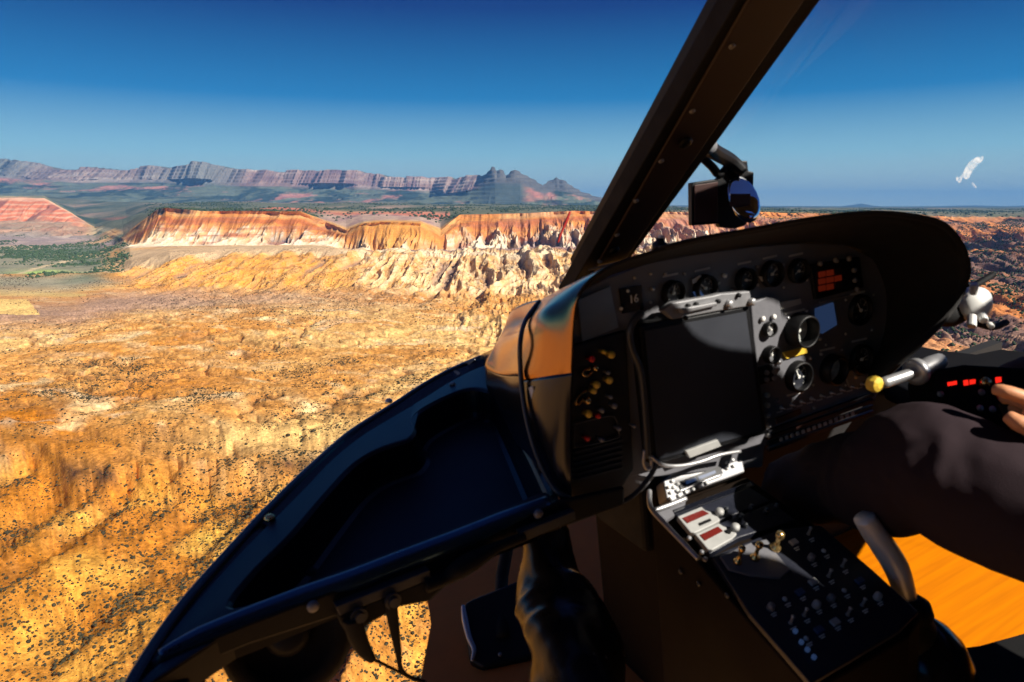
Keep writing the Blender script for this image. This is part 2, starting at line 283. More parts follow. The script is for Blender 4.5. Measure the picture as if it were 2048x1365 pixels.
def relief(t, s):
    """t (ncol), s (nrow) -> X, Y, Z, C arrays (nrow, ncol)"""
    Yk, Zk = nodes_at(t); n = len(s); k = np.minimum(s.astype(int), 11); f = (s-k)[:, None]
    e = np.where(k == 0, 1.0, 0)[:, None]
    Ya, Yb = Yk[k], Yk[k+1]; Y = np.where((k <= 1)[:, None] | (k == 11)[:, None], Ya*(Yb/Ya)**f, Ya+(Yb-Ya)*f)
    Zf = f.copy()
    Z = Zk[k]+(Zk[k+1]-Zk[k])*Zf
    # concave slopes below rims
    for kk, pw in ((4, 1.9), (8, 1.6), (2, .85)):
        m = k == kk; Z[m] = Zk[kk]+(Zk[kk+1]-Zk[kk])*(f[m]**pw)
    X = t[None, :]*Y; S2 = s[:, None]*np.ones_like(t)[None, :]; P = 1024+1365*t[None, :]*1.0196+0*Y
    near = 1-sstep(1.6, 2.2, S2)
    # --- near plain: ripples, washes, finger escarpment
    wx = X+60*fbm(X/260, Y/260, 3, 5); wy = Y+60*fbm(X/260, Y/260, 3, 9)
    Z = Z+near*(7*fbm(wx/420, wy/420, 3, 21)+3.2*(ridge((wx*.45+wy*.9)/95, (wx*.9-wy*.45)/260, 4, 31)-.6)*2+2.6*(ridge((wx*.5+wy*.87)/30, (wx*.87-wy*.5)/75, 4, 37, .6)-.6)*2+1.6*fbm(X/14, Y/14, 4, 41, .6)+.5*fbm(X/4.5, Y/4.5, 2, 44))
    chn = np.abs(fbm(wx/210, wy/130, 5, 311, .55)); ch2 = np.abs(fbm(wx/70+9, wy/55, 4, 313, .5)); dr = np.exp(-(chn/.035)**2); dr2 = np.exp(-(ch2/.05)**2)
    Z = Z-near*(4.2*dr+1.8*dr2+2.4*np.exp(-(chn/.12)**2))*np.clip(1.3-.8*lower_pre(Y), .4, 1)
    mid = sstep(1.0, 1.7, S2)*(1-sstep(2.9, 3.1, S2))*sstep(150, 420, P)
    Z = Z+mid*(6*(ridge(wx/110, wy/260, 4, 51)-.55)+3*fbm(X/22, Y/22, 3, 54))
    ang = -.10; u = X*math.cos(ang)+Y*math.sin(ang)                # across the finger ridges
    v = -X*math.sin(ang)+Y*math.cos(ang)
    fl = 508+26*fbm(X/70+3, Y/400, 3, 61)+(X+170)*.02; fing = 85*(ridge(u/52+.5*fbm(v/90, u/90, 2, 64), v/400, 2, 63)-.5)
    lower = 1-sstep(-24, 9, Y-(fl+fing))
    wgt = sstep(-420, -150, X)*0+1
    rg = np.clip((ridge(u/30, v/240, 3, 66)-.4)*2.2, 0, 1); rg2 = np.clip((ridge(u/64, v/330, 2, 69)-.4)*2.2, 0, 1); Z = Z-near*lower*(8+8*(1-rg)+14*(1-rg2))*wgt
    # --- bench front and badland slopes: gullies
    wX = X+45*fbm(X/160, Y/160, 3, 71)+.0*Y
    g1 = ridge(wX/95, Y/760, 4, 73, .5); g2 = ridge((X+12*fbm(X/50, Y/90, 2, 75))/34, Y/380, 3, 77); g3 = ridge((X+5*fbm(X/20, Y/20, 2, 79))/13, Y/60, 2, 83); g1 = np.clip((g1-.38)*2.3, 0, 1); g2 = np.clip((g2-.36)*2.2, 0, 1); g3 = np.clip((g3-.3)*1.9, 0, 1)
    zone = lambda a, b: np.clip(np.minimum((S2-a)/.3, (b-S2)/.22), 0, 1)
    left = sstep(180, 260, P)
    right = sstep(640, 760, P)
    Z = Z-zone(1.75, 3.25)*left*(34*(1-g1)+17*(1-g2)+5*(1-g3))*(.62+.12*right)
    Z = Z-np.clip((S2-3.1)/.2, 0, 1)*np.clip((4.0-S2)/.3, 0, 1)*right*(17*(1-g1)+12*(1-g2)+6*(1-g3))*1.2
    zr = sstep(820, 1000, P)*(1-sstep(1500, 1700, P))*np.clip((S2-1.35)/.3, 0, 1)*np.clip((2.1-S2)/.3, 0, 1); Z = Z-zr*(13*(1-g1)+9*(1-g2)+4*(1-g3))+zr*8
    slope = np.clip((S2-3.75)/.35, 0, 1)*np.clip((5.02-S2)/.22, 0, 1)*left
    bell = 1-np.abs((S2-4.45)/.6); bell = np.clip(bell, .12, 1)
    Z = Z-slope*bell*(62*(1-g1)+40*(1-g2)+9*(1-g3))*(.75+.6*right)
    cap = np.clip((S2-4.9)/.12, 0, 1)*np.clip((6.1-S2)/.3, 0, 1)
    Z = Z-cap*9*(1-ridge(X/40, Y/400, 2, 81))*left
    # rims pushed in and out
    rimw = np.clip(1-np.abs(S2-5.4)/1.3, 0, 1)*left
    dY = rimw*(120*fbm(X/330, 0*X+1.5, 4, 91, .6)+70*ridge(X/60, 0*X+2.5, 3, 93, .6))
    # --- left valley hills
    lv = (1-sstep(180, 300, P))*np.clip((S2-2.1)/.5, 0, 1)*np.clip((6.9-S2)/.5, 0, 1)
    Z = Z+lv*(26*np.clip(fbm(X/520+4, Y/620, 4, 101)*1.5-.1, 0, 1)+5*fbm(X/90, Y/90, 3, 103))
    rml = np.clip((S2-4.3)/.4, 0, 1)*np.clip((6.05-S2)/.2, 0, 1)*(1-sstep(150, 200, P)); Z = Z-rml*60*(1-np.clip((ridge((X+60*fbm(X/200, Y/200, 2, 105))/150, Y/900, 4, 107)-.35)*2, 0, 1))*np.clip((5.95-S2)/.5, .1, 1)
    # --- right slope
    rt = sstep(1500, 1850, P)*np.clip((S2-.8)/.6, 0, 1)*np.clip((7-S2)/1.0, 0, 1)
    Z = Z+rt*(34*(ridge(wX/210, wy/260, 4, 111)-.5)+9*fbm(X/40, Y/40, 3, 113))
    # --- plateau and far country
    pl = np.clip((S2-5.9)/.5, 0, 1)*np.clip((8.3-S2)/.5, 0, 1)
    Z = Z+pl*(34*fbm(X/700, Y/900, 4, 121)+30*(ridge(X/900, Y/1500, 3, 123)-.6))*np.clip(1.2-P/2200, .2, 1)
    farl = 1-sstep(1240, 1330, P)
    ta = np.clip((S2-7.8)/.5, 0, 1)*np.clip((9.02-S2)/.15, 0, 1)*farl
    Z = Z-ta*(60*fbm(X/500, Y/900, 4, 135)+380*(1-ridge(X/1500+.3*fbm(X/900, Y/900, 2, 133), Y/5200, 4, 131))*np.clip(1-np.abs(S2-8.6)/.75, .1, 1))
    cl = np.clip((S2-8.95)/.1, 0, 1)*np.clip((10.6-S2)/.5, 0, 1)*farl
    butt = 800*fbm(X/900, 0*X+.5, 5, 141, .62)+330*(ridge(X/260, Z/2500, 4, 143, .6)-.5)
    dY = dY+cl*butt*(1-.8*sstep(925, 975, P))
    Z = Z+cl*(26*fbm(X/170, 0*X+2.2, 3, 145)+46*np.round(1.4*fbm(X/620, 0*X+4.2, 3, 147))*(1-sstep(930, 960, P)))*(1-.5*sstep(945, 985, P))*np.where(S2 > 9.5, 1, .3)
    # stepped strata of the far walls
    st = np.clip((S2-8.3)/.3, 0, 1)*farl
    Zs = np.floor(Z/70)*70+70*sstep(.35, .65, (Z/70)-np.floor(Z/70)); Z = Z+(Zs-Z)*st*.4
    Y = Y+dY; X = X+t[None, :]*dY
    # ---------------- colour (linear albedo)
    c = lambda r, g, b: np.array([r, g, b])
    def mixc(A, B, w): return A+(B-A)*np.clip(w, 0, 1)[..., None]
    n1 = fbm(X/130, Y/130, 4, 201); n2 = fbm(X/34, Y/34, 4, 203); n3 = fbm(X/9, Y/9, 3, 205); n4 = fbm(X/420+3, Y/420, 3, 207)
    C = np.zeros(X.shape+(3,))+c(.60, .29, .095)
    C = mixc(C, c(.72, .44, .18), .4+1.6*n1); C = mixc(C, c(.45, .17, .035), -.15-1.3*n4+.5*n2)
    strk = ridge((wx*.5+wy*.87)/46, (wx*.87-wy*.5)/190, 4, 211)
    C = mixc(C, c(.76, .55, .30), (strk-.66)*5*(.45+n2)); wsh = ridge(wx/70+.4*fbm(wy/60, wx/60, 2, 213), wy/52, 4, 215); C = mixc(C, c(.66, .48, .31), (wsh-.76)*6*np.clip(.6+n1, 0, 1)); C = mixc(C, c(.36, .17, .07), (.36-wsh)*3); C = mixc(C, c(.30, .15, .08), (.42-strk)*2.2)
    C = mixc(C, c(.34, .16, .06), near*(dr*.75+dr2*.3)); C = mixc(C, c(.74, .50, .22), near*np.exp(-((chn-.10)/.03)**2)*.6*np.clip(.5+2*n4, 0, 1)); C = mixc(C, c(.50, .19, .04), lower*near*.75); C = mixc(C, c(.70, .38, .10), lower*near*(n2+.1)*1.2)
    pale = np.exp(-((X+190)**2/90**2+(Y-585)**2/48**2)); C = mixc(C, c(.78, .49, .20), pale*1.1)
    ed = np.exp(-((Y-(fl+fing))/5.0)**2)*np.clip(fbm(X/45, Y/45, 2, 221)*2, 0, 1); C = mixc(C, c(.10, .05, .03), ed*near)  # dark shading along the escarpment edge put into the soil colour
    greyf = np.exp(-((S2-1.86)/.13)**2)*np.clip(1.25-P/780, 0, 1); C = mixc(C, c(.38, .24, .165), greyf*(1.1+.5*n1)); fld = (P < 46-(Y-1330)*.12)*(Y > 1290)*(Y < 1480); C = mixc(C, c(.74, .50, .20), fld*.95); C = mixc(C, c(.66, .48, .20), (P < 150)*sstep(1530, 1560, Y)*(1-sstep(1650, 1700, Y+P*.6))*.7)
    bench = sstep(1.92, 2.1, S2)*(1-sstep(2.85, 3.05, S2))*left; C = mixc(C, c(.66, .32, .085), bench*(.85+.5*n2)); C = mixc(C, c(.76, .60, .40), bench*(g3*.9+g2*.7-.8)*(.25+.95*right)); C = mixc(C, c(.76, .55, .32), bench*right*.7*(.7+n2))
    band = (1-np.abs(((Z+8*n1)/17) % 1*2-1)); C = mixc(C, c(.36, .13, .06), sstep(.75, .95, band)*bench*.45)
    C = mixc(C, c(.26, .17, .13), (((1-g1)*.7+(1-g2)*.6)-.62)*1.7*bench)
    flat = sstep(2.95, 3.1, S2)*(1-sstep(3.6, 3.9, S2))*left; C = mixc(C, c(.56, .40, .25), flat*(1-right)*.9); C = mixc(C, c(.74, .60, .42), flat*right*.8)
    zf = np.clip((S2-3.8)/1.2, 0, 1)+.05*n1; ms = sstep(3.75, 3.95, S2)*(1-sstep(5.98, 6.1, S2))*left
    A = mixc(np.zeros_like(C)+c(.72, .56, .38), c(.64, .40, .20), sstep(.45, .68, zf)); A = mixc(A, c(.58, .25, .09), sstep(.72, .86, zf)); A = mixc(A, c(.42, .13, .06), sstep(.86, .9, zf)*(1-sstep(.94, .97, zf))*.8); A = mixc(A, c(.66, .36, .16), sstep(.985, 1.0, zf)*.8)
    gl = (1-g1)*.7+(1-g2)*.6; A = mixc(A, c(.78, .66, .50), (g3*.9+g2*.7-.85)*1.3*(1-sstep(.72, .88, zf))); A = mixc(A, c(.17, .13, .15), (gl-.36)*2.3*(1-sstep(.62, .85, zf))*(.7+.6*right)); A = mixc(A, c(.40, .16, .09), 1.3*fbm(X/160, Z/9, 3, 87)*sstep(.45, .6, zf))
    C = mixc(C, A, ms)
    but = ms*np.exp(-((P-790)/95)**2); C = mixc(C, c(.60, .29, .09), but*sstep(.3, .6, zf)*.9)
    purp = ms*sstep(940, 1250, P)*.55; C = mixc(C, c(.46, .27, .22), purp*(.5+1.2*n1))
    # left country
    Pn = P+90*fbm(X/260, Y/420, 4, 239); lvw = (1-sstep(170, 290, Pn))*sstep(2.0, 2.35, S2)*(1-sstep(6.9, 7.2, S2))
    L = np.zeros_like(C)+c(.30, .27, .19); L = mixc(L, c(.13, .16, .11), .4+1.6*fbm(X/230, Y/420, 4, 231)); L = mixc(L, c(.52, .40, .24), 1.8*fbm(X/300+9, Y/500, 3, 233)-.3)
    L = mixc(L, c(.62, .25, .05), sstep(-206, -190, Z)*(P < 230)*sstep(2.3, 2.6, S2)*(1-sstep(3.9, 4.3, S2))*(.6+n1)); L = mixc(L, c(.34, .25, .26), sstep(3.9, 4.2, S2)*(1-sstep(4.4, 4.8, S2))*.7)
    L = mixc(L, c(.40, .52, .18), np.exp(-((P-70)/60)**2-((Y-2150)/120)**2)*1.2)
    L = mixc(L, c(.62, .47, .30), np.exp(-((Y-(1850+ (P+40)*5.2))/38)**2)*.9)
    rmb = np.abs(((Z+14*n1)/34) % 1*2-1); rm = sstep(4.55, 4.8, S2)*(1-sstep(6.0, 6.1, S2))*(1-sstep(130, 190, P)); L = mixc(L, c(.60, .21, .12), rm); L = mixc(L, c(.66, .38, .26), rm*sstep(.5, .9, rmb)); L = mixc(L, c(.30, .12, .09), rm*(2.2*fbm(X/70, Y/500, 4, 237))); L = mixc(L, c(.20, .20, .15), rm*(1-sstep(4.9, 5.3, S2))*.7); L = mixc(L, c(.72, .42, .28), rm*sstep(5.85, 5.98, S2))
    C = mixc(C, L, lvw)
    # right country
    rw = sstep(1600, 1900, P)*sstep(.9, 1.6, S2)*(1-sstep(5.8, 6.2, S2))
    Rr = np.zeros_like(C)+c(.20, .12, .10); Rr = mixc(Rr, c(.58, .24, .10), .2+2.4*fbm(wX/170, Y/330, 4, 241)); Rr = mixc(Rr, c(.62, .40, .24), (1-sstep(1.3, 2.3, S2))*.9)
    C = mixc(C, Rr, rw)
    # plateau
    pw = sstep(6.02, 6.15, S2)*np.where(P < 150, sstep(7.0, 7.1, S2), 1); Pc = np.zeros_like(C)+c(.13, .135, .09); Pc = mixc(Pc, c(.36, .25, .19), 1.6*fbm(X/500, Y/1500, 4, 251)-.15); Pc = mixc(Pc, c(.055, .075, .05), 1.8*fbm(X/320+7, Y/900, 4, 253))
    mid2 = sstep(620, 660, P)*(1-sstep(860, 905, P))*(1-sstep(6.85, 7.0, S2)); Pc = mixc(Pc, c(.48, .34, .27), mid2*.9); Pc = mixc(Pc, c(.30, .19, .19), mid2*(1.5*fbm(X/50, Y/400, 3, 257)+.2)); Pc = mixc(Pc, c(.55, .30, .16), mid2*sstep(6.75, 6.9, S2))
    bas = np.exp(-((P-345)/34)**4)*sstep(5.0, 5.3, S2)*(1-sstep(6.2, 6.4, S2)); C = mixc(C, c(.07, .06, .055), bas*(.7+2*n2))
    Pc = mixc(Pc, c(.50, .20, .14), np.exp(-((S2-6.8)/.12)**2)*(P > 150)*(P < 900)*(.5+2*fbm(X/600, Y/900, 2, 255)))
    C = mixc(C, Pc, pw)
    fw = sstep(8.0, 8.3, S2); Fc = np.zeros_like(C)+c(.12, .14, .10); Fc = mixc(Fc, c(.42, .20, .16), 3.4*fbm(X/700+2, Z/150, 5, 261, .65)-.15); Fc = mixc(Fc, c(.035, .05, .04), 3.4*fbm(X/380, Z/110, 5, 269, .65)+.1)
    cz = sstep(8.93, 8.99, S2); K = np.zeros_like(C)+c(.26, .17, .145); K = mixc(K, c(.40, .31, .26), .3+1.5*fbm(X/900, Z/70, 4, 263)); K = mixc(K, c(.16, .10, .10), 2.6*fbm(X/330, Z/500, 5, 265, .7)); K = mixc(K, c(.18, .18, .16), 1.6*fbm(X/1500, 0*X, 3, 266))
    K = mixc(K, c(.07, .08, .08), sstep(945, 975, P)*.85); Fc = mixc(Fc, c(.055, .07, .07), sstep(940, 975, P)*(1-sstep(1040, 1060, P))*.8); Fc = mixc(Fc, c(.42, .18, .14), sstep(1040, 1062, P)*(1-sstep(1098, 1122, P))*(.35+1.5*fbm(X/300, Z/120, 3, 267)))  # shaded left and sunlit pink right of the peaks put into the colour
    Fc = mixc(Fc, K, cz); Fc = mixc(Fc, c(.09, .11, .07), sstep(10.05, 10.2, S2)); Fc = mixc(Fc, c(.07, .085, .065), sstep(1260, 1340, P))
    C = mixc(C, Fc, fw)
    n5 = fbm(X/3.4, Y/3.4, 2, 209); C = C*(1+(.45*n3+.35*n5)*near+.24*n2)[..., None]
    return X, Y, Z, np.clip(C, .01, .92), S2
tc_ = np.tan(np.radians(np.concatenate([np.linspace(-58, -39.2, 130), np.linspace(-39, 39, 1820), np.linspace(39.2, 58, 130)])))
sr_ = build_rows()
TX, TY, TZ, TC, TS = relief(tc_, sr_)
def ground_mat():
    m = bpy.data.materials.new('desert_soil'); m.use_nodes = True; n = m.node_tree; b = n.nodes['Principled BSDF']
    at = n.nodes.new('ShaderNodeAttribute'); at.attribute_name = 'soil'
    tc = n.nodes.new('ShaderNodeTexCoord'); nz = n.nodes.new('ShaderNodeTexNoise'); nz.inputs['Scale'].default_value = .28; nz.inputs['Detail'].default_value = 10; nz.inputs['Roughness'].default_value = .72
    n.links.new(tc.outputs['Object'], nz.inputs['Vector'])
    mr = n.nodes.new('ShaderNodeMapRange'); mr.inputs['From Min'].default_value = .3; mr.inputs['From Max'].default_value = .7; mr.inputs['To Min'].default_value = .42; mr.inputs['To Max'].default_value = 1.42
    n.links.new(nz.outputs['Fac'], mr.inputs['Value'])
    vm = n.nodes.new('ShaderNodeVectorMath'); vm.operation = 'MULTIPLY'; n.links.new(at.outputs['Color'], vm.inputs[0]); n.links.new(mr.outputs[0], vm.inputs[1])
    hs = n.nodes.new('ShaderNodeHueSaturation'); hs.inputs['Saturation'].default_value = 1.06; n.links.new(vm.outputs[0], hs.inputs['Color']); n.links.new(hs.outputs[0], b.inputs['Base Color'])
    b.inputs['Roughness'].default_value = 1; b.inputs['Specular IOR Level'].default_value = 0
    n2 = n.nodes.new('ShaderNodeTexNoise'); n2.inputs['Scale'].default_value = .09; n2.inputs['Detail'].default_value = 9; n2.inputs['Roughness'].default_value = .65; n.links.new(tc.outputs['Object'], n2.inputs['Vector'])
    bp = n.nodes.new('ShaderNodeBump'); bp.inputs['Strength'].default_value = .8; bp.inputs['Distance'].default_value = 4.0; n.links.new(n2.outputs['Fac'], bp.inputs['Height']); n.links.new(bp.outputs[0], b.inputs['Normal'])
    return m
M['soil'] = ground_mat()
def sheet(name, r0, r1, label=None):
    X, Y, Z, C = (a[r0:r1+1] for a in (TX, TY, TZ, TC)); nr, nc = X.shape
    me = bpy.data.meshes.new(name); me.vertices.add(nr*nc); me.vertices.foreach_set('co', np.stack([X, Y, Z], -1).astype(np.float32).ravel())
    i = np.arange(nr*nc).reshape(nr, nc); q = np.stack([i[:-1, :-1], i[:-1, 1:], i[1:, 1:], i[1:, :-1]], -1).reshape(-1, 4)
    me.loops.add(q.size); me.loops.foreach_set('vertex_index', q.ravel().astype(np.int32)); me.polygons.add(len(q))
    me.polygons.foreach_set('loop_start', np.arange(0, q.size, 4, dtype=np.int32)); me.update(calc_edges=True)
    me.polygons.foreach_set('use_smooth', np.ones(len(q), bool))
    ca = me.color_attributes.new('soil', 'FLOAT_COLOR', 'POINT'); ca.data.foreach_set('color', np.concatenate([C, np.ones((nr, nc, 1))], -1).astype(np.float32).ravel())
    me.materials.append(M['soil']); o = bpy.data.objects.new(name, me); COL.objects.link(o); o['kind'] = 'structure'
    return o
ri = lambda s: int(np.argmin(np.abs(sr_-s)))
sheet('ground', 0, ri(1.9)); sheet('mesas', ri(1.9), ri(6.0)); sheet('plateau', ri(6.0), ri(8.0)); sheet('mountains', ri(8.0), len(sr_)-1)
# the rest of the plain, all round, joined to the sheets at the same level
def surround():
    me = bpy.data.meshes.new('desert_plain'); bm = bmesh.new(); A = np.radians(np.linspace(58, 302, 90)); R_ = [10, 60, 120, 300, 700, 1500, 3500, 8000, 20000, 52000]
    vs = [[bm.verts.new((r*math.sin(a), r*math.cos(a), -201-.002*min(r, 20000)*0+6*math.sin(a*9+r))) for a in A] for r in R_]
    for j in range(len(R_)-1):
        for i in range(len(A)-1): bm.faces.new((vs[j][i], vs[j][i+1], vs[j+1][i+1], vs[j+1][i]))
    fr = [bm.verts.new((r*math.sin(a), r*math.cos(a), -204)) for r in (5, 200) for a in np.radians(np.linspace(-58, 58, 20))]
    for i in range(19): bm.faces.new((fr[i], fr[i+1], fr[20+i+1], fr[20+i]))
    bmesh.ops.recalc_face_normals(bm, faces=bm.faces); bm.to_mesh(me); bm.free()
    me.materials.append(mat('plain_soil', (.50, .26, .10), 1, var=.45, vs=.012, spec=0)); o = bpy.data.objects.new('desert_plain', me); COL.objects.link(o); o['kind'] = 'structure'
surround()
# scattered brush: uncountable, one object each
FT = TX/TY
def hgt(t, s):                                                   # bilinear pick on the grid
    c = np.interp(t, tc_, np.arange(len(tc_))); r = np.interp(s, sr_, np.arange(len(sr_)))
    c0 = np.clip(c.astype(int), 0, len(tc_)-2); r0 = np.clip(r.astype(int), 0, len(sr_)-2); a = c-c0; b = r-r0
    g = lambda A: (A[r0, c0]*(1-a)+A[r0, c0+1]*a)*(1-b)+(A[r0+1, c0]*(1-a)+A[r0+1, c0+1]*a)*b
    return g(TX), g(TY), g(TZ)
_ico = bmesh.new(); bmesh.ops.create_icosphere(_ico, subdivisions=1, radius=1); IV = np.array([v.co[:] for v in _ico.verts]); IF = np.array([[v.index for v in f.verts] for f in _ico.faces]); _ico.free()
def brush(name, X, Y, Z, R_, m, flat=.75):
    n = len(X); k = len(IV); jit = 1+.35*(rng.rand(n, k, 1)-.5); P = IV[None]*jit*R_[:, None, None]*np.array([1, 1, flat])
    P = P+np.stack([X, Y, Z+R_*.35*flat], -1)[:, None, :]; F = IF[None]+(np.arange(n)*k)[:, None, None]
    me = bpy.data.meshes.new(name); me.vertices.add(n*k); me.vertices.foreach_set('co', P.astype(np.float32).ravel())
    q = F.reshape(-1, 3); me.loops.add(q.size); me.loops.foreach_set('vertex_index', q.ravel().astype(np.int32)); me.polygons.add(len(q)); me.polygons.foreach_set('loop_start', np.arange(0, q.size, 3, dtype=np.int32)); me.update(calc_edges=True)
    me.materials.append(m); o = bpy.data.objects.new(name, me); COL.objects.link(o); o['kind'] = 'stuff'; return o
def scatter(n, p0, p1, s0, s1, dens):
    t = (rng.uniform(p0, p1, n)-1024)/1365/1.0196; s = rng.uniform(s0, s1, n); X, Y, Z = hgt(t, s)
    k = rng.rand(n) < dens(X, Y, Z, t, s); return X[k], Y[k], Z[k]
shr = mat('dry_brush', (.052, .044, .024), 1, var=.75, vs=.12, spec=0); tre = mat('juniper_leaves', (.045, .062, .032), 1, var=.5, vs=.05, spec=0); cot = mat('valley_leaves', (.055, .085, .04), 1, var=.5, vs=.02, spec=0)
def d1(X, Y, Z, t, s): return np.clip((Y/900)**1.5, 0, 1)*np.clip(.62+1.6*fbm(X/60, Y/60, 3, 301)+np.where(Y < 510, .35, -.28), .05, 1)
# even spread over the ground: weight by the area each row covers
def scatter_area(n, p0, p1, Y0, Y1, dens):
    Yv = np.sqrt(rng.uniform(Y0**2, Y1**2, n)); t = (rng.uniform(p0, p1, n)-1024)/1365/1.0196
    Yk, _ = nodes_at(t); s = np.zeros(n)
    for k in range(12):
        m = (Yv >= Yk[k]) & (Yv < Yk[k+1]); 
        if k in (0, 1): s[m] = k+np.log(Yv[m]/Yk[k][m])/np.log(Yk[k+1][m]/Yk[k][m])
        else: s[m] = k+(Yv[m]-Yk[k][m])/(Yk[k+1][m]-Yk[k][m])
    X, Y, Z = hgt(t, s); kx = rng.rand(n) < dens(X, Y, Z, s); return X[kx], Y[kx], Z[kx]
fpx = lambda X, Y: 1024+1365*1.0196*X/Y
X, Y, Z = scatter_area(190000, -520, 1500, 215, 900, lambda X, Y, Z, s: np.clip(.50+1.3*fbm(X/55, Y/55, 3, 301)+np.where(Y < 505, .30, -.36), .06, 1))
brush('desert_shrubs', X, Y, Z, rng.gamma(1.9, .19, len(X))+.12, shr)
X, Y, Z = scatter_area(90000, -520, 1500, 900, 2300, lambda X, Y, Z, s: np.clip(.22+1.2*fbm(X/120, Y/120, 3, 303), .03, 1))
brush('distant_brush', X, Y, Z, rng.gamma(4, .15, len(X))+.2, shr)
X, Y, Z = scatter_area(95000, 1350, 2200, 420, 3400, lambda X, Y, Z, s: np.clip(.45+1.6*fbm(X/90, Y/90, 3, 305), .0, 1)*sstep(1400, 1850, fpx(X, Y)))
brush('juniper_scrub', X, Y, Z, rng.gamma(6, .26, len(X))+.5, tre, .9)
X, Y, Z = scatter_area(120000, -60, 400, 1850, 8500, lambda X, Y, Z, s: np.clip(-.2+2.4*fbm(X/260, Y/420, 5, 231), 0, 1)*(Z < -176)*(fpx(X, Y)+90*fbm(X/260, Y/420, 4, 239) < 270))
brush('valley_woodland', X, Y, Z, rng.gamma(3, .8, len(X))+.9, cot, .8)
X, Y, Z = scatter_area(34000, 290, 2200, 3050, 9500, lambda X, Y, Z, s: np.clip(.2+1.8*fbm(X/320+7, Y/900, 4, 253), 0, 1)*(s > 6.02))
brush('plateau_woodland', X, Y, Z, rng.gamma(5, .9, len(X))+1.5, tre, .8)
# air
def haze():
    me = bpy.data.meshes.new('haze'); bm = bmesh.new(); bmesh.ops.create_cube(bm, size=1); 
    for v in bm.verts: v.co = Vector((v.co.x*112000, v.co.y*112000, (-330 if v.co.z < 0 else 1060)))
    bm.to_mesh(me); bm.free(); o = bpy.data.objects.new('haze', me); COL.objects.link(o); o['kind'] = 'stuff'
    m = bpy.data.materials.new('air'); m.use_nodes = True; n = m.node_tree; n.nodes.clear(); ou = n.nodes.new('ShaderNodeOutputMaterial'); v = n.nodes.new('ShaderNodeVolumePrincipled')
    v.inputs['Color'].default_value = (.13, .37, .80, 1); v.inputs['Density'].default_value = 3.3e-5; v.inputs['Anisotropy'].default_value = 0
    n.links.new(v.outputs[0], ou.inputs['Volume']); me.materials.append(m)
haze()

# ================================================================== the cabin
CL = .74                                                          # centreline, metres right of the camera
N_R = np.array([0, -1., 0])                                       # facing the crew
# ---- cabin shell: posts, windscreen, roof, floor, nose frame
cab = thing('helicopter_cabin', 'dark helicopter cabin shell with sloping centre windscreen post and orange wooden floor', 'helicopter cabin', (CL, .4, -.97))
pb = np.array([CL, 1.10, -.235]); pt = np.array([CL, .60, .19]); pd = (pt-pb)/np.linalg.norm(pt-pb)
pn = np.cross(pd, [1, 0, 0]); pn = pn if pn[1] < 0 else -pn
PP = Pl(pb, pn)
mb = MB(); mb.add(*pp(PP, [(1608, -190), (1742, -190), (1245, 530), (1180, 556)], .012)); post = mb.build('centre_post', 'postb', cab, bevel=.003)
mb = MB(); mb.add(*pp(PP.up(-.004), [(1586, -190), (1611, -190), (1186, 548), (1128, 600)], .030)); mb.build('flange', 'rubber', post, bevel=.002)
mb = MB(); mb.add(*pp(PP.up(-.004), [(1738, -190), (1780, -190), (1434, 285), (1254, 526), (1238, 524)], .030)); mb.build('flange', 'rubber', post, bevel=.002)
mb = MB(); mb.add(*pp(PP.up(-.014), [(1592, -190), (1772, -190), (1248, 524), (1160, 560)], .05)); mb.build('post_core', 'black', post, bevel=.002)
for q in [(1463, 92), (1384, 222), (1322, 322), (1272, 402), (1234, 470), (1200, 524)]:
    MB().add(*lathe(PP(*q), PP.n, [(.0045, -.004), (.0045, .002), (.002, .0035), (0, .0035)], 10)).build('rivet', 'grey', post, smooth=True)
MB().add(*lathe(PP(1370, 285), PP.n, [(.011, -.003), (.011, .004), (.006, .006), (0, .006)], 14)).build('plug', 'black', post, smooth=True)
MB().add(*lathe(PP(1228, 500), PP.n, [(.010, -.003), (.010, .004), (.006, .006), (0, .006)], 14)).build('plug', 'black', post, smooth=True)
# windscreen panes
Bq = [(.735, 1.13, -.245), (.60, 1.50, -.47), (.17, 1.19, -.47), (-.15, .70, -.47), (-.44, .15, -.47)]
Bl = [(CL-.005, 1.14, -.25), (.55, 1.30, -.40), (.20, 1.20, -.47), (-.14, .72, -.47), (-.44, .15, -.47)]
Ml = [(CL-.005, .87, -.02), (.55, 1.0, -.10), (.18, .93, -.13), (-.18, .60, -.13), (-.47, .10, -.13)]
Tl = [(CL-.005, .60, .20), (.50, .66, .21), (.16, .60, .21), (-.20, .40, .21), (-.45, .02, .21)]
mir = lambda L: [(2*CL-a, b, c) for a, b, c in L]
g1_ = MB().add(*gridm([Bl, Ml, Tl], 8, 8)).build('windscreen', 'glass', cab, smooth=True)
g2_ = MB().add(*gridm([mir(Bl), mir(Ml), mir(Tl)], 8, 8)).build('windscreen', 'glass', cab, smooth=True)
# reflections in the right-hand pane, built as pale flat pieces
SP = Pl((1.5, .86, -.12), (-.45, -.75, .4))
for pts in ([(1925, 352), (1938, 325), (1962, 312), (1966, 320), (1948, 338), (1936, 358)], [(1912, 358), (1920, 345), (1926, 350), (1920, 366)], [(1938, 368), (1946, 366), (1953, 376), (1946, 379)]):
    MB().add(*pp(SP, pts, .0006, smooth=4)).build('glint_piece', 'painted_glint', g2_)
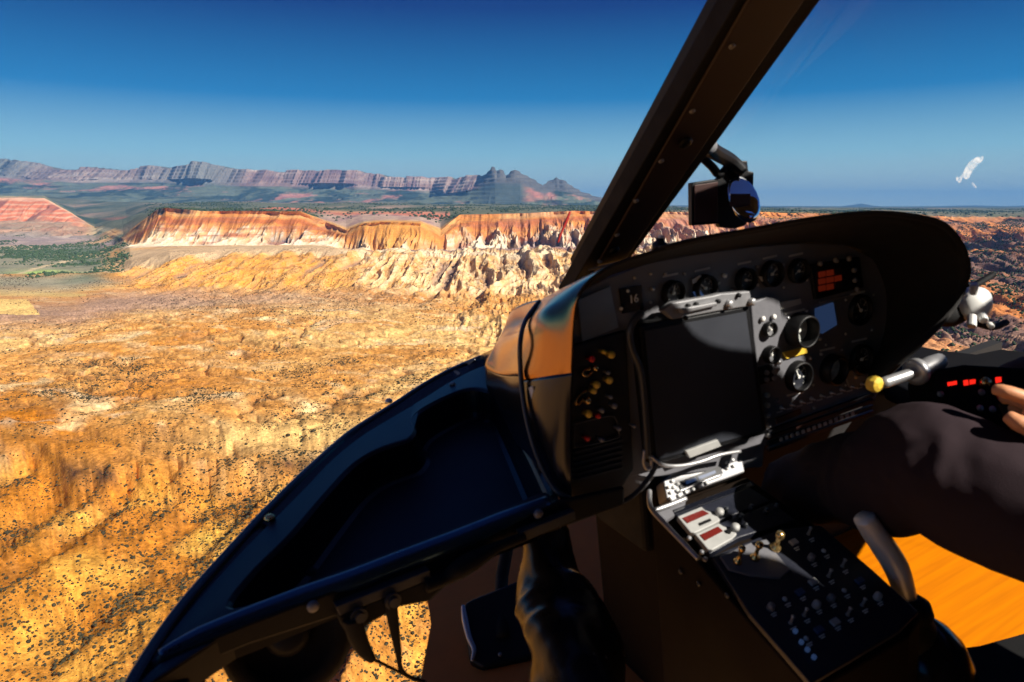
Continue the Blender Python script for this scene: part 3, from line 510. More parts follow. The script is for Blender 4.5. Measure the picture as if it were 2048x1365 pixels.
# unseen roof, its openings shaped to throw each sun patch (built below), bulkhead, doors
def sheet_holes(name, ax, r0, r1, f0, f1, lvl, cell, holes, m, th):
    """horizontal or vertical sheet of small cells with openings; ax maps (a,b)->3D"""
    na = int(round((r1-r0)/cell)); nb = int(round((f1-f0)/cell)); A, B = np.meshgrid(np.arange(na)+.5, np.arange(nb)+.5, indexing='ij'); A = r0+A*cell; B = f0+B*cell
    solid = np.ones(A.shape, bool)
    for h in holes:
        ins = np.zeros(A.shape, bool); k = len(h)
        for i in range(k):
            (x0, y0), (x1, y1) = h[i], h[(i+1) % k]
            c = ((y0 > B) != (y1 > B)) & (A < (x1-x0)*(B-y0)/((y1-y0) if y1 != y0 else 1e-9)+x0); ins ^= c
        solid &= ~ins
    # merge runs of cells along b to keep the mesh light
    V = []; F = []
    for i in range(na):
        j = 0
        while j < nb:
            if solid[i, j]:
                e = j
                while e < nb and solid[i, e]: e += 1
                a0, a1, b0, b1 = r0+i*cell, r0+(i+1)*cell, f0+j*cell, f0+e*cell; k = len(V)
                V += [ax(a0, b0, 0), ax(a1, b0, 0), ax(a1, b1, 0), ax(a0, b1, 0), ax(a0, b0, th), ax(a1, b0, th), ax(a1, b1, th), ax(a0, b1, th)]
                F += [(k, k+3, k+2, k+1), (k+4, k+5, k+6, k+7), (k, k+1, k+5, k+4), (k+2, k+3, k+7, k+6), (k+1, k+2, k+6, k+5), (k+3, k, k+4, k+7)]; j = e
            else: j += 1
    b = MB(); b.v = [tuple(p) for p in V]; b.f = F; return b
RU = .235
def onroof(P): P = np.array(P); t = (RU-P[2])/SUNH[2]; q = P+SUNH*t; return (q[0], q[1])
holes = []
PF = Pl((0, .80, 0), N_R)                                        # instrument face plane
PD = Pl((0, .772, 0), N_R)
PC = Pl((.7, .683, -.585), (0, -.38, 1))                          # pedestal top plane
def lit(pl, pts): holes.append([onroof(p) for p in crom([pl(*q) for q in pts], 5, True)])  # cuts a roof opening up the sun's path to light this outline
lit(PD, [(1318, 612), (1360, 585), (1400, 570), (1500, 566), (1590, 590), (1640, 640), (1660, 735), (1700, 765), (1760, 752), (1785, 775), (1745, 800), (1690, 800), (1640, 805), (1605, 745), (1540, 732), (1440, 720), (1385, 694), (1352, 645)])
lit(PD, [(1315, 925), (1360, 905), (1440, 872), (1490, 890), (1490, 935), (1400, 960), (1330, 965)])
lit(PC, [(1290, 985), (1330, 985), (1400, 985), (1440, 1000), (1440, 1020), (1480, 1060), (1560, 1080), (1590, 1150), (1500, 1165), (1440, 1130), (1400, 1125), (1290, 1020)])
KP = Pl(dep(1900, 840, .93), (.1, -.2, 1))
lit(KP, [(1730, 790), (1800, 780), (1870, 800), (1960, 840), (2100, 890), (2230, 960), (2190, 1060), (2048, 1010), (1985, 970), (1950, 915), (1905, 875), (1860, 860), (1800, 860)])
HP = Pl(dep(2020, 800, .88), (0, 0, 1))
lit(HP, [(1968, 768), (2010, 755), (2110, 770), (2150, 850), (2050, 870), (2000, 840)])
GP = Pl(dep(1810, 745, 1.03), (0, 0, 1))
lit(GP, [(1730, 765), (1800, 725), (1880, 705), (1905, 735), (1800, 785), (1745, 795)])
SPk = Pl(dep(1780, 1120, 1.0), (0, -.5, 1)); lit(SPk, [(1730, 1050), (1760, 1050), (1830, 1180), (1835, 1215), (1805, 1215), (1750, 1130)])
lit(SP, [(1895, 385), (1900, 335), (1930, 295), (1990, 285), (2060, 270), (2060, 305), (1990, 330), (1970, 390)])
OP = Pl(dep(1950, 605, 1.15), (0, 0, 1))
lit(OP, [(1900, 600), (1950, 570), (2010, 600), (1990, 640), (1930, 640)])
roof = sheet_holes('roof', lambda a, b, h: (a, b, RU+h), -.5, 1.98, -1.5, .58, 0, .003, holes, 'liner', .02)
roof.build('roof', 'liner', cab)
MB().add(*aab((-.5, -1.5, -1.2), (1.98, -1.47, RU))).build('rear_bulkhead', 'liner', cab)
def door(x, f1):
    ring = []
    b = MB()
    b.add(*aab((x-.015, -1.47, -1.1), (x+.015, f1, -.42))); b.add(*aab((x-.015, -1.47, -.42), (x+.015, -.75, RU)))
    b.add(*aab((x-.015, f1-.05, -.42), (x+.015, f1, RU))); b.add(*aab((x-.015, -.75, .12), (x+.015, f1-.05, RU)))
    b.build('door', 'liner', cab, bevel=.004)
door(-.485, .12); door(1.965, .45)
FL = -.97
# wooden floor boards, cut away over the chin windows
FP = Pl((0, 0, FL), (0, 0, 1))
b = MB(); b.add(*pp(FP, [(868, 1420), (862, 1250), (850, 1180), (838, 1130), (862, 1085), (960, 1020), (1060, 980), (1240, 960), (1330, 1250), (1260, 1420)], .012, smooth=3)); b.build('floor_board', 'warmfl', cab)
b = MB(); b.add(*prism([(.80, 1.02, FL), (1.55, 1.02, FL), (1.94, .7, FL), (1.94, .1, FL), (.80, .1, FL)], (0, 0, 1), .012)); b.build('floor_board', 'wood', cab)
b = MB(); b.add(*prism([(-.48, .1, FL), (1.95, .1, FL), (1.95, -1.46, FL), (-.48, -1.46, FL)], (0, 0, 1), .012)); b.build('rear_floor', 'liner', cab)
# black frame that closes the floor towards the rear right
b = MB(); FP2 = Pl((0, 0, FL+.03), (0, 0, 1))
b.add(*pp(FP2, [(1660, 1235), (1738, 1292), (1790, 1312), (1960, 1290), (2060, 1262), (2200, 1240), (2200, 1480), (1500, 1480), (1500, 1200)], .03)); b.build('seat_rail', 'rubber', cab, bevel=.004)
# nose frame: dark strip that edges the chin window from the panel down to the door
NP = Pl((0, 0, -.455), (0, 0, 1))
edge = [(985, 700), (960, 712), (900, 738), (845, 768), (790, 804), (735, 838), (690, 868), (650, 902), (605, 942), (560, 985), (515, 1030), (470, 1078), (420, 1132), (370, 1188), (330, 1238), (290, 1295), (255, 1350), (215, 1420)]
E3 = [NP(*q) for q in edge]; E3[0] = dep(985, 700, 1.42); E3[1] = NP(*edge[1])
C0 = np.array([.35, .45, -.455])
def inw(p, d, dz): w = C0-p; w[2] = 0; w /= np.linalg.norm(w); return p+w*d+np.array([0, 0, dz])
prof = [(0, 0), (.004, .004), (.016, .004), (.02, -.004), (.055, -.02), (.055, -.035), (.0, -.03)]
E3s = crom(E3, 4)
v, f = [], []
loops = [[inw(p, d, z) for d, z in prof] for p in E3s]
MB().add(*rings(loops)).build('nose_frame', 'gloss', cab, smooth=False, bevel=.002)
# nose sill forward-right of the panel, seen past the hood
RP = Pl((1.7, .9, -.60), (0, 0, 1))
b = MB(); b.add(*pp(RP, [(1770, 700), (1810, 686), (1880, 700), (1950, 708), (2000, 698), (2060, 704), (2300, 720), (2300, 900), (2040, 880), (1860, 800), (1770, 760)], .05)); b.build('nose_sill', 'boxm', cab, bevel=.006)
# dark structure below the pilot's side of the pedestal
MB().add(*aab((.86, 1.02, FL), (1.95, 1.05, -.62))).build('toe_bulkhead', 'liner', cab)

# ---- instrument panel
pan = thing('instrument_panel', 'black hooded instrument panel full of round gauges around a dark square screen', 'instrument panel', (.78, .80, -.62))
face = [(1140, 620), (1165, 580), (1215, 556), (1300, 525), (1400, 507), (1500, 494), (1600, 486), (1690, 490), (1750, 520), (1775, 580), (1778, 690), (1772, 760), (1750, 800), (1660, 838), (1530, 893), (1525, 935), (1400, 945), (1310, 955), (1285, 985), (1240, 1000), (1180, 1015), (1135, 1012), (1128, 800)]
b = MB(); b.add(*pp(PF, face, .012)); pf = b.build('panel_face', 'panel', pan, bevel=.002)
# hood / glareshield: inner wall and outer skin between the face outline and the rear rim
rim = [(1143, 1012, .765), (1143, 800, .765), (1150, 640, .765), (1158, 588, .76), (1195, 548, .75), (1250, 521, .74), (1330, 497, .725), (1420, 476, .71), (1510, 461, .70), (1600, 444, .685), (1690, 433, .67), (1760, 431, .66), (1830, 440, .65), (1885, 458, .64), (1920, 500, .635), (1933, 545, .63), (1922, 592, .63), (1892, 640, .63), (1850, 684, .635), (1800, 730, .65), (1768, 760, .67)]
fo = [(1143, 1012), (1141, 800), (1146, 640), (1160, 586), (1200, 558), (1260, 536), (1340, 515), (1420, 501), (1510, 490), (1600, 483), (1690, 488), (1745, 510), (1772, 545), (1780, 580), (1784, 610), (1784, 640), (1784, 670), (1782, 700), (1778, 730), (1772, 750), (1765, 772)]
rim3 = []; 
for (x, y, f_) in rim: rr = ray(x, y); rim3.append(rr*f_/rr[1])
fo3 = [PF(*q)+np.array([0, -.001, 0]) for q in fo]
out3 = []
cen = np.array([.80, 0, -.33])
for p, q in zip(rim3, fo3):
    w = p-cen; w[1] = 0; w /= np.linalg.norm(w); out3.append(np.array([q[0], .86, q[2]])-w*.002)
nose3 = []
for o_ in out3:
    w = o_-cen; w[1] = 0; nose3.append(cen*[1, 0, 1]+np.array([0, 1.06, 0])+w*.86+np.array([0, 0, -.02]))
rlip = []
for p in rim3:
    w = p-cen; w[1] = 0; w /= np.linalg.norm(w); rlip.append(p+w*.001+np.array([0, .012, 0]))
k0 = 2
o = MB().add(*gridm([fo3[k0:], [(np.array(a)*.5+np.array(c)*.5) for a, c in zip(fo3, rim3)][k0:], rim3[k0:]], 3, 3)).build('glareshield', 'hood', pan, smooth=True); addsolid(o, .004)
o = MB().add(*gridm([rim3[6:], rlip[6:], out3[6:], nose3[6:]], 3, 3)).build('hood_skin', 'hood', pan, smooth=True); addsolid(o, .004)
# left end shell: ground reflection tinted in above, dark reflection as black below
def fp(x, y, f_): r_ = ray(x, y); return r_*f_/r_[1]
rows = [[fp(1147, 745, .764), fp(1115, 750, .784), fp(1078, 755, .825), fp(1046, 760, .88)],
        [fp(1144, 800, .765), fp(1115, 806, .78), fp(1082, 815, .81), fp(1050, 820, .86)],
        [fp(1143, 920, .765), fp(1122, 925, .775), fp(1100, 925, .79), fp(1082, 915, .82)],
        [fp(1143, 1014, .765), fp(1134, 1008, .772), fp(1124, 1000, .78), fp(1112, 985, .79)]]
o = MB().add(*gridm(rows, 5, 5)).build('lower_shell', 'gloss', pan, smooth=True); addsolid(o, .003)  # black stands in for the dark reflection in the lower part
rows = [[fp(1260, 517, .742), fp(1215, 534, .80), fp(1150, 566, .89), fp(1088, 598, 1.03)],
        [fp(1205, 545, .752), fp(1165, 562, .80), fp(1122, 584, .88), fp(1080, 604, 1.0)],
        [fp(1160, 588, .76), fp(1132, 594, .80), fp(1098, 606, .87), fp(1072, 618, .97)],
        [fp(1149, 640, .765), fp(1118, 636, .79), fp(1080, 640, .84), fp(1050, 660, .93)],
        [fp(1146, 720, .765), fp(1114, 722, .785), fp(1076, 728, .83), fp(1042, 735, .89)],
        [fp(1146, 748, .765), fp(1114, 752, .785), fp(1077, 758, .826), fp(1045, 762, .88)]]
o = MB().add(*gridm(rows, 5, 5)).build('end_shell', 'shell', pan, smooth=True); addsolid(o, .003)
rows = [[fp(1082, 600, 1.0), fp(1055, 606, 1.1), fp(1030, 618, 1.2), fp(1018, 632, 1.25)],
        [fp(1076, 622, .99), fp(1050, 640, 1.08), fp(1024, 650, 1.17), fp(1008, 660, 1.22)],
        [fp(1050, 665, .96), fp(1030, 672, 1.05), fp(1008, 680, 1.14), fp(992, 690, 1.2)],
        [fp(1043, 735, .92), fp(1020, 735, 1.02), fp(995, 735, 1.12), fp(974, 722, 1.2)],
        [fp(1044, 752, .91), fp(1020, 752, 1.01), fp(995, 748, 1.11), fp(972, 738, 1.2)]]
o = MB().add(*gridm(rows, 5, 5)).build('front_shell', 'shell', pan, smooth=True); addsolid(o, .003)
rows = [[fp(1045, 750, .912), fp(1021, 750, 1.012), fp(996, 746, 1.112), fp(973, 734, 1.2)],
        [fp(1048, 800, .90), fp(1025, 800, .98), fp(1000, 795, 1.1), fp(975, 775, 1.2)],
        [fp(1085, 960, .84), fp(1060, 930, .92), fp(1030, 880, 1.0), fp(1000, 820, 1.15)]]
o = MB().add(*gridm(rows, 5, 5)).build('lower_front_shell', 'gloss', pan, smooth=True); addsolid(o, .003)
b = MB(); b.add(*tube([fp(1078, 604, .985), fp(1052, 640, .93), fp(1041, 680, .885), fp(1041, 740, .875), fp(1050, 820, .845), fp(1070, 900, .81), fp(1100, 965, .78), fp(1130, 993, .76), (PF(1175, 1000)+[0, -.03, 0]), PF(1235, 982)+[0, -.03, 0], PF(1275, 940)+[0, -.03, 0], PF(1292, 905)+[0, -.03, 0]], .0038, 8)); b.build('edge_cable', 'cable', pan, smooth=True)
PS = Pl(fp(1063, 787, .84), (-.8, -.6, 0))
MB().add(*pp(PS.up(.004), [(1057, 776), (1065, 773), (1071, 797), (1063, 800)], .002)).build('tag_label', 'white', pan)
# gauges
def gauge(x, y, r, h=.012, dial='dial', needle=60, lit_marks=False, ticks=24, off=0, reflect=None):
    c = PF(x, y)+np.array([0, -.0015-off, 0]); B = MB()
    B.add(*lathe(c, N_R, [(r*.84, .001), (r*.84, h), (r*.92, h+.002), (r*1.02, h), (r*1.05, 0), (r*.84, 0)][::1], 28))
    # ring: open tube, built without caps
    n = 28; X, Y = basis(N_R); prf = [(r*.86, .0012), (r*.86, h), (r*.92, h+.002), (r*1.02, h), (r*1.05, -.001)]
    L = [[c+N_R*q+(X*math.cos(2*PI*i/n)+Y*math.sin(2*PI*i/n))*w for i in range(n)] for w, q in prf]
    B = MB(); B.add(*rings(L, False, False)); g = B.build('gauge', 'black', pan, smooth=True)
    D = MB(); D.add(*lathe(c, N_R, [(r*.88, 0), (r*.88, .0014), (0, .0014)], 28)); d = D.build('dial', dial, g)
    T = MB(); E1 = np.array([1., 0, 0]); E2 = np.array([0, 0, 1.])
    for i in range(ticks):
        a = math.radians(-140+280*i/(ticks-1)); dr = E1*math.sin(a)+E2*math.cos(a); tn = E1*math.cos(a)-E2*math.sin(a); L_ = .18 if i % 4 == 0 else .09
        T.add(*boxo(c+N_R*.0018+dr*r*(.80-L_/2), tn, dr, N_R, r*(.05 if i % 4 == 0 else .025), r*L_, .0006))
        if i % 4 == 0:
            q = c+N_R*.0018+dr*r*.52; T.add(*boxo(q, E1, E2, N_R, r*.10, r*.04, .0005)); T.add(*boxo(q-E2*r*.06, E1, E2, N_R, r*.10, r*.035, .0005)); T.add(*boxo(q+E1*r*.04-E2*r*.03, E2, E1, N_R, r*.12, r*.03, .0005))
    T.build('scale_marks', 'mark' if lit_marks else 'markd', g)
    a = math.radians(needle); dr = E1*math.sin(a)+E2*math.cos(a); tn = E1*math.cos(a)-E2*math.sin(a)
    Nn = MB(); p0 = c+N_R*.004; Nn.add(*prism([p0-tn*r*.05-dr*r*.15, p0+tn*r*.05-dr*r*.15, p0+tn*r*.02+dr*r*.55, p0+dr*r*.68, p0-tn*r*.02+dr*r*.55], N_R, .001)); Nn.add(*lathe(c+N_R*.003, N_R, [(r*.12, 0), (r*.12, .003), (0, .003)], 12)); Nn.build('needle', 'mark', g)
    return g
R1 = .0165
for (x, y, r, nd) in [(1342, 586, .0185, 20), (1406, 576, .020, -50), (1487, 560, .0185, 100), (1539, 548, .021, 60), (1592, 542, .020, -120)]: gauge(x, y, r, .010, needle=nd)
for (x, y, r, nd) in [(1716, 620, .027, -30), (1718, 718, .027, 75)]: gauge(x, y, r, .008, needle=nd)
gauge(1592, 660, .0275, .024, 'dialw', needle=200, lit_marks=True); gauge(1659, 738, .026, .018, 'dialw', needle=40, lit_marks=True); gauge(1592, 752, .0265, .012, needle=-20, lit_marks=True)  # light dials and brighter marks stand in for sun on these gauges
gauge(1525, 656, .0125, .006, 'grey', -30, True, 12, off=.012); gauge(1527, 706, .0145, .010, 'grey', 30, True, 12, off=.012)
# blue and white reflections on two upper gauges, laid on as flat pieces
for (pts, m_) in [([(1385, 560), (1400, 551), (1412, 556), (1400, 562), (1386, 568)], 'white'), ([(1386, 585), (1400, 580), (1412, 597), (1396, 602)], 'lcd'), ([(1517, 553), (1532, 555), (1538, 566), (1524, 563)], 'white')]:
    MB().add(*pp(PF.up(.0050), pts, .001)).build('dial_reflection', m_, pan)
# big dark screen with its clamp plates
SD = [(1278, 651), (1499, 610), (1536, 868), (1306, 933)]
b = MB(); b.add(*pp(PD, SD, .026)); scr = b.build('display_unit', 'black', pan, bevel=.004)
b = MB(); b.add(*pp(PD.up(.0015), [(1290, 662), (1492, 624), (1525, 862), (1313, 920)], .003)); b.build('screen', 'screen', scr)
b = MB(); b.add(*pp(PD.up(.004), [(1325, 622), (1345, 606), (1425, 592), (1440, 588), (1500, 583), (1506, 612), (1440, 622), (1345, 640)], .012)); b.add(*pp(PD.up(.012), [(1362, 618), (1434, 604), (1436, 612), (1366, 628)], .010)); cp = b.build('clamp_plate', 'grey', pan, bevel=.002)
for q in [(1370, 611), (1386, 608), (1430, 602), (1471, 590), (1365, 635), (1500, 605)]: MB().add(*lathe(PD(*q)+N_R*.004, N_R, [(.0035, 0), (.0035, .005), (.002, .006), (0, .006)], 10)).build('screw', 'black', cp, smooth=True)
for q in [(1452, 607), (1497, 603)]: MB().add(*lathe(PD(*q)+N_R*.004, N_R, [(.006, 0), (.006, .006), (.004, .008), (0, .008)], 12)).build('knob', 'alu', cp, smooth=True)
# right-hand sub-panel plate, white strip label, key plate
b = MB(); b.add(*pp(PF.up(.010), [(1502, 606), (1536, 594), (1560, 600), (1564, 648), (1554, 700), (1562, 740), (1545, 760), (1516, 742), (1508, 680)], .010)); b.build('gauge_plate', 'panel', pan, bevel=.002)
MB().add(*pp(PF.up(.004), [(1543, 609), (1601, 597), (1603, 608), (1547, 624)], .003)).build('name_label', 'owhite', pan)
MB().add(*pp(PF.up(.005), [(1568, 706), (1612, 694), (1615, 706), (1574, 718)], .004)).build('placard', 'yellow', pan)
MB().add(*pp(PD.up(.006), [(1372, 903), (1436, 880), (1443, 893), (1380, 917)], .008)).build('name_label', 'owhite', pan, bevel=.001)
MB().add(*pp(PF.up(.004), [(1156, 601), (1220, 573), (1237, 655), (1165, 684)], .003)).build('metal_placard', 'plac', pan)
MB().add(*pp(PF.up(.003), [(1239, 578), (1283, 571), (1287, 620), (1246, 628)], .004)).build('counter_window', 'gloss', pan)
MB().add(*pp(PF.up(.004), [(1633, 618), (1667, 606), (1674, 650), (1645, 668), (1634, 660)], .004)).build('blue_display', 'lcd', pan)
cu = bpy.data.curves.new('digits', 'FONT'); cu.body = '16'; cu.size = .017; cu.extrude = .0004
to = bpy.data.objects.new('t', cu); COL.objects.link(to); dg = bpy.context.evaluated_depsgraph_get(); tm = bpy.data.meshes.new_from_object(to.evaluated_get(dg)); bpy.data.objects.remove(to)
p0 = PF(1254, 607)+N_R*.0055; b = MB(); b.add([p0+np.array([v.co.x, -v.co.z, v.co.y]) for v in tm.vertices], [tuple(p.vertices) for p in tm.polygons]); b.build('digits', 'mark', pan)
for q, r, m_ in [((1303, 578), .0035, 'alu'), ((1311, 638), .0035, 'alu'), ((1447, 551), .004, 'white'), ((1253, 582), .0025, 'white'), ((1240, 617), .0025, 'white'), ((1513, 636), .0045, 'white'), ((1535, 632), .0045, 'white'), ((1562, 634), .0025, 'alu'), ((1610, 622), .0025, 'alu'), ((1616, 682), .003, 'alu'), ((1637, 678), .003, 'alu'), ((1640, 708), .003, 'alu'), ((1618, 716), .003, 'alu'), ((1545, 722), .004, 'alu'), ((1708, 752), .005, 'alu'), ((1553, 800), .0035, 'grey'), ((1626, 815), .0035, 'grey')]:
    MB().add(*lathe(PF(*q)+N_R*(.012 if q[0] in (1513, 1535, 1545, 1562) else .001), N_R, [(r, 0), (r, .003), (r*.6, .0045), (0, .0045)], 12)).build('screw', m_, pan, smooth=True)
for i in range(9):
    x = 1560+i*20; y = 815-.30*(x-1560)
    MB().add(*lathe(PF(x, y)+N_R*.001, N_R, [(.0036, 0), (.0036, .003), (.0016, .004), (.0016, .010), (0, .010)], 10)).build('toggle_switch', 'alu', pan, smooth=True)
    MB().add(*pp(PF.up(.0012), [(x-6, y+9), (x+5, y+6), (x+5, y+9), (x-6, y+12)], .0008)).build('legend', 'markd', pan)
for (x, y) in [(1368, 548), (1375, 600), (1436, 566), (1462, 580), (1514, 534), (1565, 530), (1514, 570), (1566, 575), (1612, 560), (1330, 548), (1300, 548), (1268, 556), (1300, 605), (1650, 690), (1690, 668), (1682, 700), (1742, 660), (1690, 600), (1745, 590), (1625, 770), (1690, 770)]:
    MB().add(*lathe(PF(x, y)+N_R*.001, N_R, [(.0024, 0), (.0024, .0015), (.0012, .002), (0, .002)], 8)).build('screw', 'markd', pan, smooth=True)
for (x0, y0, w) in [(1326, 552, 30), (1390, 541, 30), (1476, 527, 26), (1526, 516, 28), (1578, 511, 28), (1570, 626, 40), (1700, 588, 30), (1704, 682, 30), (1640, 700, 30), (1574, 790, 34)]:
    MB().add(*pp(PF.up(.0012), [(x0, y0), (x0+w, y0-w*.22), (x0+w, y0-w*.22+4), (x0, y0+4)], .0008)).build('legend', 'markd', pan)
# annunciator
b = MB(); b.add(*pp(PF.up(.006), [(1622, 530), (1720, 515), (1728, 575), (1632, 600)], .010)); an = b.build('annunciator', 'black', pan, bevel=.002)
for i in range(3):
    for j in range(3):
        P_ = PF.up(.0085); x = 1638+i*16; y = 545-i*3+j*14; MB().add(*pp(P_, [(x, y), (x+13, y-2.5), (x+14, y+8), (x+1, y+11)], .002)).build('warning_light', 'amber' if i < 2 or j == 1 else 'copper', an)
for j, q in enumerate([(1700, 540), (1702, 560), (1706, 578), (1632, 526), (1664, 520), (1690, 517)]): MB().add(*lathe(PF(*q)+N_R*.006, N_R, [(.005, 0), (.005, .004), (.003, .006), (0, .006)], 12)).build('knob', 'grey', an, smooth=True)
MB().add(*pp(PF.up(.003), [(1640, 604), (1700, 590), (1701, 593), (1641, 607)], .002)).build('trim_strip', 'grey', pan)
# lit nick at the lower right of the panel and centre knob column
b = MB(); b.add(*pp(PF.up(.004), [(1690, 750), (1706, 740), (1716, 752), (1745, 748), (1748, 754), (1722, 766), (1716, 776), (1700, 776)], .004)); b.build('bracket', 'alu', pan, bevel=.001)
b = MB(); b.add(*pp(PF.up(.012), [(1504, 738), (1546, 728), (1550, 762), (1510, 775)], .012)); kb = b.build('selector_panel', 'black', pan, bevel=.002)
for q in [(1520, 742), (1535, 740), (1520, 756), (1535, 753)]: MB().add(*lathe(PF(*q)+N_R*.012, N_R, [(.004, 0), (.004, .005), (0, .005)], 10)).build('knob', 'grey', kb)
for i in range(5): MB().add(*lathe(PF(1531+i*.6, 790+i*20), N_R, [(.0045, 0), (.0045, .006), (.0025, .008), (0, .008)], 10)).build('breaker', 'markd' if i != 2 else 'alu', pan, smooth=True)
# lower louvred strip with placards
PL = PF.up(.006)
for i, (m_, y0) in enumerate([('panelD', 862), ('copper', 874), ('panelD', 886), ('copper', 897)]):
    x0 = 1538; x1 = 1748; sl_ = -.36; MB().add(*pp(PL, [(x0, y0), (x1, y0+sl_*(x1-x0)*1.0), (x1, y0+6+sl_*(x1-x0)), (x0, y0+7)], .006)).build('lower_strip', m_, pan)
MB().add(*pp(PL.up(.003), [(1551, 838), (1602, 818), (1603, 828), (1553, 849)], .002)).build('placard', 'copper', pan)
for i in range(14):
    x = 1560+i*11; y = 885-.36*(x-1560); MB().add(*pp(PL.up(.003), [(x, y-8), (x+5, y-10), (x+6, y-3), (x+1, y-1)], .002)).build('legend_mark', 'markd', pan)
# left lower sub-panel: knobs, key, guarded switch, louvres
b = MB(); b.add(*pp(PF.up(.008), [(1143, 693), (1252, 662), (1268, 940), (1240, 985), (1150, 1003), (1142, 990)], .010)); sp = b.build('switch_panel', 'panelD', pan, bevel=.003)
for (x, y, r, m_) in [(1207, 705, .0052, 'yellow'), (1192, 699, .003, 'yellow'), (1168, 713, .0045, 'red'), (1203, 755, .0052, 'yellow'), (1178, 764, .0052, 'yellow'), (1172, 776, .0042, 'yellow'), (1162, 821, .0056, 'yellow'), (1188, 814, .004, 'grey'), (1213, 805, .0045, 'grey'), (1181, 825, .0038, 'red'), (1160, 869, .0042, 'red'), (1188, 872, .0035, 'grey'), (1222, 850, .0035, 'grey'), (1252, 845, .003, 'grey'), (1175, 731, .004, 'brass'), (1160, 795, .005, 'brass'), (1200, 740, .003, 'grey'), (1205, 788, .003, 'grey')]:
    MB().add(*lathe(PF(x, y)+N_R*.008, N_R, [(r*.7, 0), (r*.7, .008), (r, .009), (r, .014), (r*.6, .016), (0, .016)], 12)).build('switch_knob', m_, sp, smooth=True)
b = MB(); Q = PF.up(.011); b.add(*tube([Q(*q) for q in [(1148, 848), (1215, 832), (1232, 838), (1237, 862), (1233, 876), (1160, 893), (1149, 890), (1148, 860), (1148, 848)]], .0016, 6)); b.build('switch_guard', 'cable', sp, smooth=True)
b = MB(); b.add(*tube([Q(*q) for q in [(1180, 738), (1168, 742), (1166, 750), (1176, 752), (1185, 745)]], .0018, 6)); b.add(*tube([Q(*q) for q in [(1172, 782), (1158, 792), (1151, 806), (1158, 808), (1168, 795)]], .0018, 6)); b.build('key_ring', 'brass', sp, smooth=True)
for i in range(6): y = 905+i*11; MB().add(*pp(PF.up(.011), [(1146, y), (1245, y-26), (1246, y-22), (1147, y+4)], .003)).build('vent_slat', 'cable', sp)
# cables
b = MB(); Q = PF.up(.032); b.add(*tube([Q(*q) for q in [(1283, 625), (1266, 645), (1259, 668), (1264, 700), (1280, 740), (1288, 800), (1292, 860), (1295, 915)]], .0055, 10)); b.build('cable', 'cable', pan, smooth=True)
b = MB(); b.add(*tube([Q(*q) for q in [(1289, 900), (1287, 925), (1293, 938), (1302, 934), (1302, 918)]], .0028, 8)); b.add(*tube([Q(*q) for q in [(1302, 913), (1325, 930), (1360, 932), (1400, 924), (1440, 910), (1480, 903)]], .003, 8)); b.build('cable_loop', 'alu', pan, smooth=True)
# small light clipped on the hood
b = MB(); c = fp(1330, 497, .74)+np.array([0, .01, .006]); b.add(*lathe(c, (0, -.2, 1), [(.011, -.01), (.011, 0), (.006, .003), (.0055, .008), (0, .008)], 12)); b.build('hood_light', 'black', pan, smooth=True)
MB().add(*lathe(c+np.array([0.002, 0, .008]), (0, -.3, 1), [(.0045, 0), (.0045, .002), (0, .004)], 10)).build('hood_light_lens', 'white', pan, smooth=True)

# ---- storage tray in front of the left seat
TU = -.455; TP = Pl((0, 0, TU), (0, 0, 1))
tr = thing('storage_tray', 'glossy navy moulded tray with wavy recess in the nose left of the panel', 'tray', (.2, .9, -.56))
rec_o = [(975, 782), (1000, 800), (1088, 975), (1078, 990), (900, 1060), (700, 1136), (520, 1205), (455, 1215), (500, 1150), (580, 1070), (640, 1000), (700, 935), (745, 905), (790, 888), (815, 880), (828, 862), (822, 842), (845, 818), (900, 790), (940, 778)]
rec_i = [(955, 845), (975, 850), (1040, 990), (1020, 1002), (900, 1048), (740, 1108), (640, 1148), (620, 1140), (665, 1070), (705, 1010), (755, 962), (790, 944), (820, 935), (842, 918), (850, 895), (858, 885), (880, 868), (910, 855), (930, 848)]
nR = 24
def resamp(P, n):
    P = crom(P, 8, True); P = np.vstack([P, P[:1]]); L = np.r_[0, np.cumsum(np.linalg.norm(np.diff(P, axis=0), axis=1))]; s_ = np.linspace(0, L[-1], n+1)[:-1]
    return np.stack([np.interp(s_, L, P[:, i]) for i in range(P.shape[1])], 1)
def ring_order(P, c):                                            # start each loop at the same bearing
    a = np.arctan2(P[:, 1]-c[1], P[:, 0]-c[0]); k = int(np.argmin(np.abs(a))); P = np.roll(P, -k, axis=0)
    return P
outer = [(978, 728), (1020, 740), (1048, 800), (1075, 900), (1118, 1000), (1090, 1018), (900, 1094), (700, 1170), (500, 1248), (330, 1315), (250, 1400), (300, 1318), (365, 1235), (430, 1160), (490, 1095), (550, 1035), (610, 975), (665, 918), (725, 870), (790, 830), (850, 795), (910, 758)]
n_ = 150; cc = TP(790, 1020)
Lo = crom([TP(*q) for q in outer], 8, True); Li = resamp([TP(*q) for q in rec_o], n_)
def bearing(P): return np.arctan2(P[:, 1]-cc[1], P[:, 0]-cc[0])
bo = bearing(Lo); k_ = np.argsort(bo); bo = bo[k_]; ro = np.linalg.norm((Lo-cc)[k_][:, :2], axis=1)
bo = np.r_[bo-2*PI, bo, bo+2*PI]; ro = np.r_[ro, ro, ro]
bi = bearing(Li); rl = np.interp(bi, bo, ro); Lo = np.stack([cc[0]+np.cos(bi)*rl, cc[1]+np.sin(bi)*rl, np.full(n_, TU)], 1)
tg = np.roll(Li, -2, 0)-np.roll(Li, 2, 0); nn_ = np.stack([-tg[:, 1], tg[:, 0], 0*bi], 1); nn_ /= np.linalg.norm(nn_, axis=1)[:, None]
if ((cc-Li)*nn_).sum() < 0: nn_ = -nn_
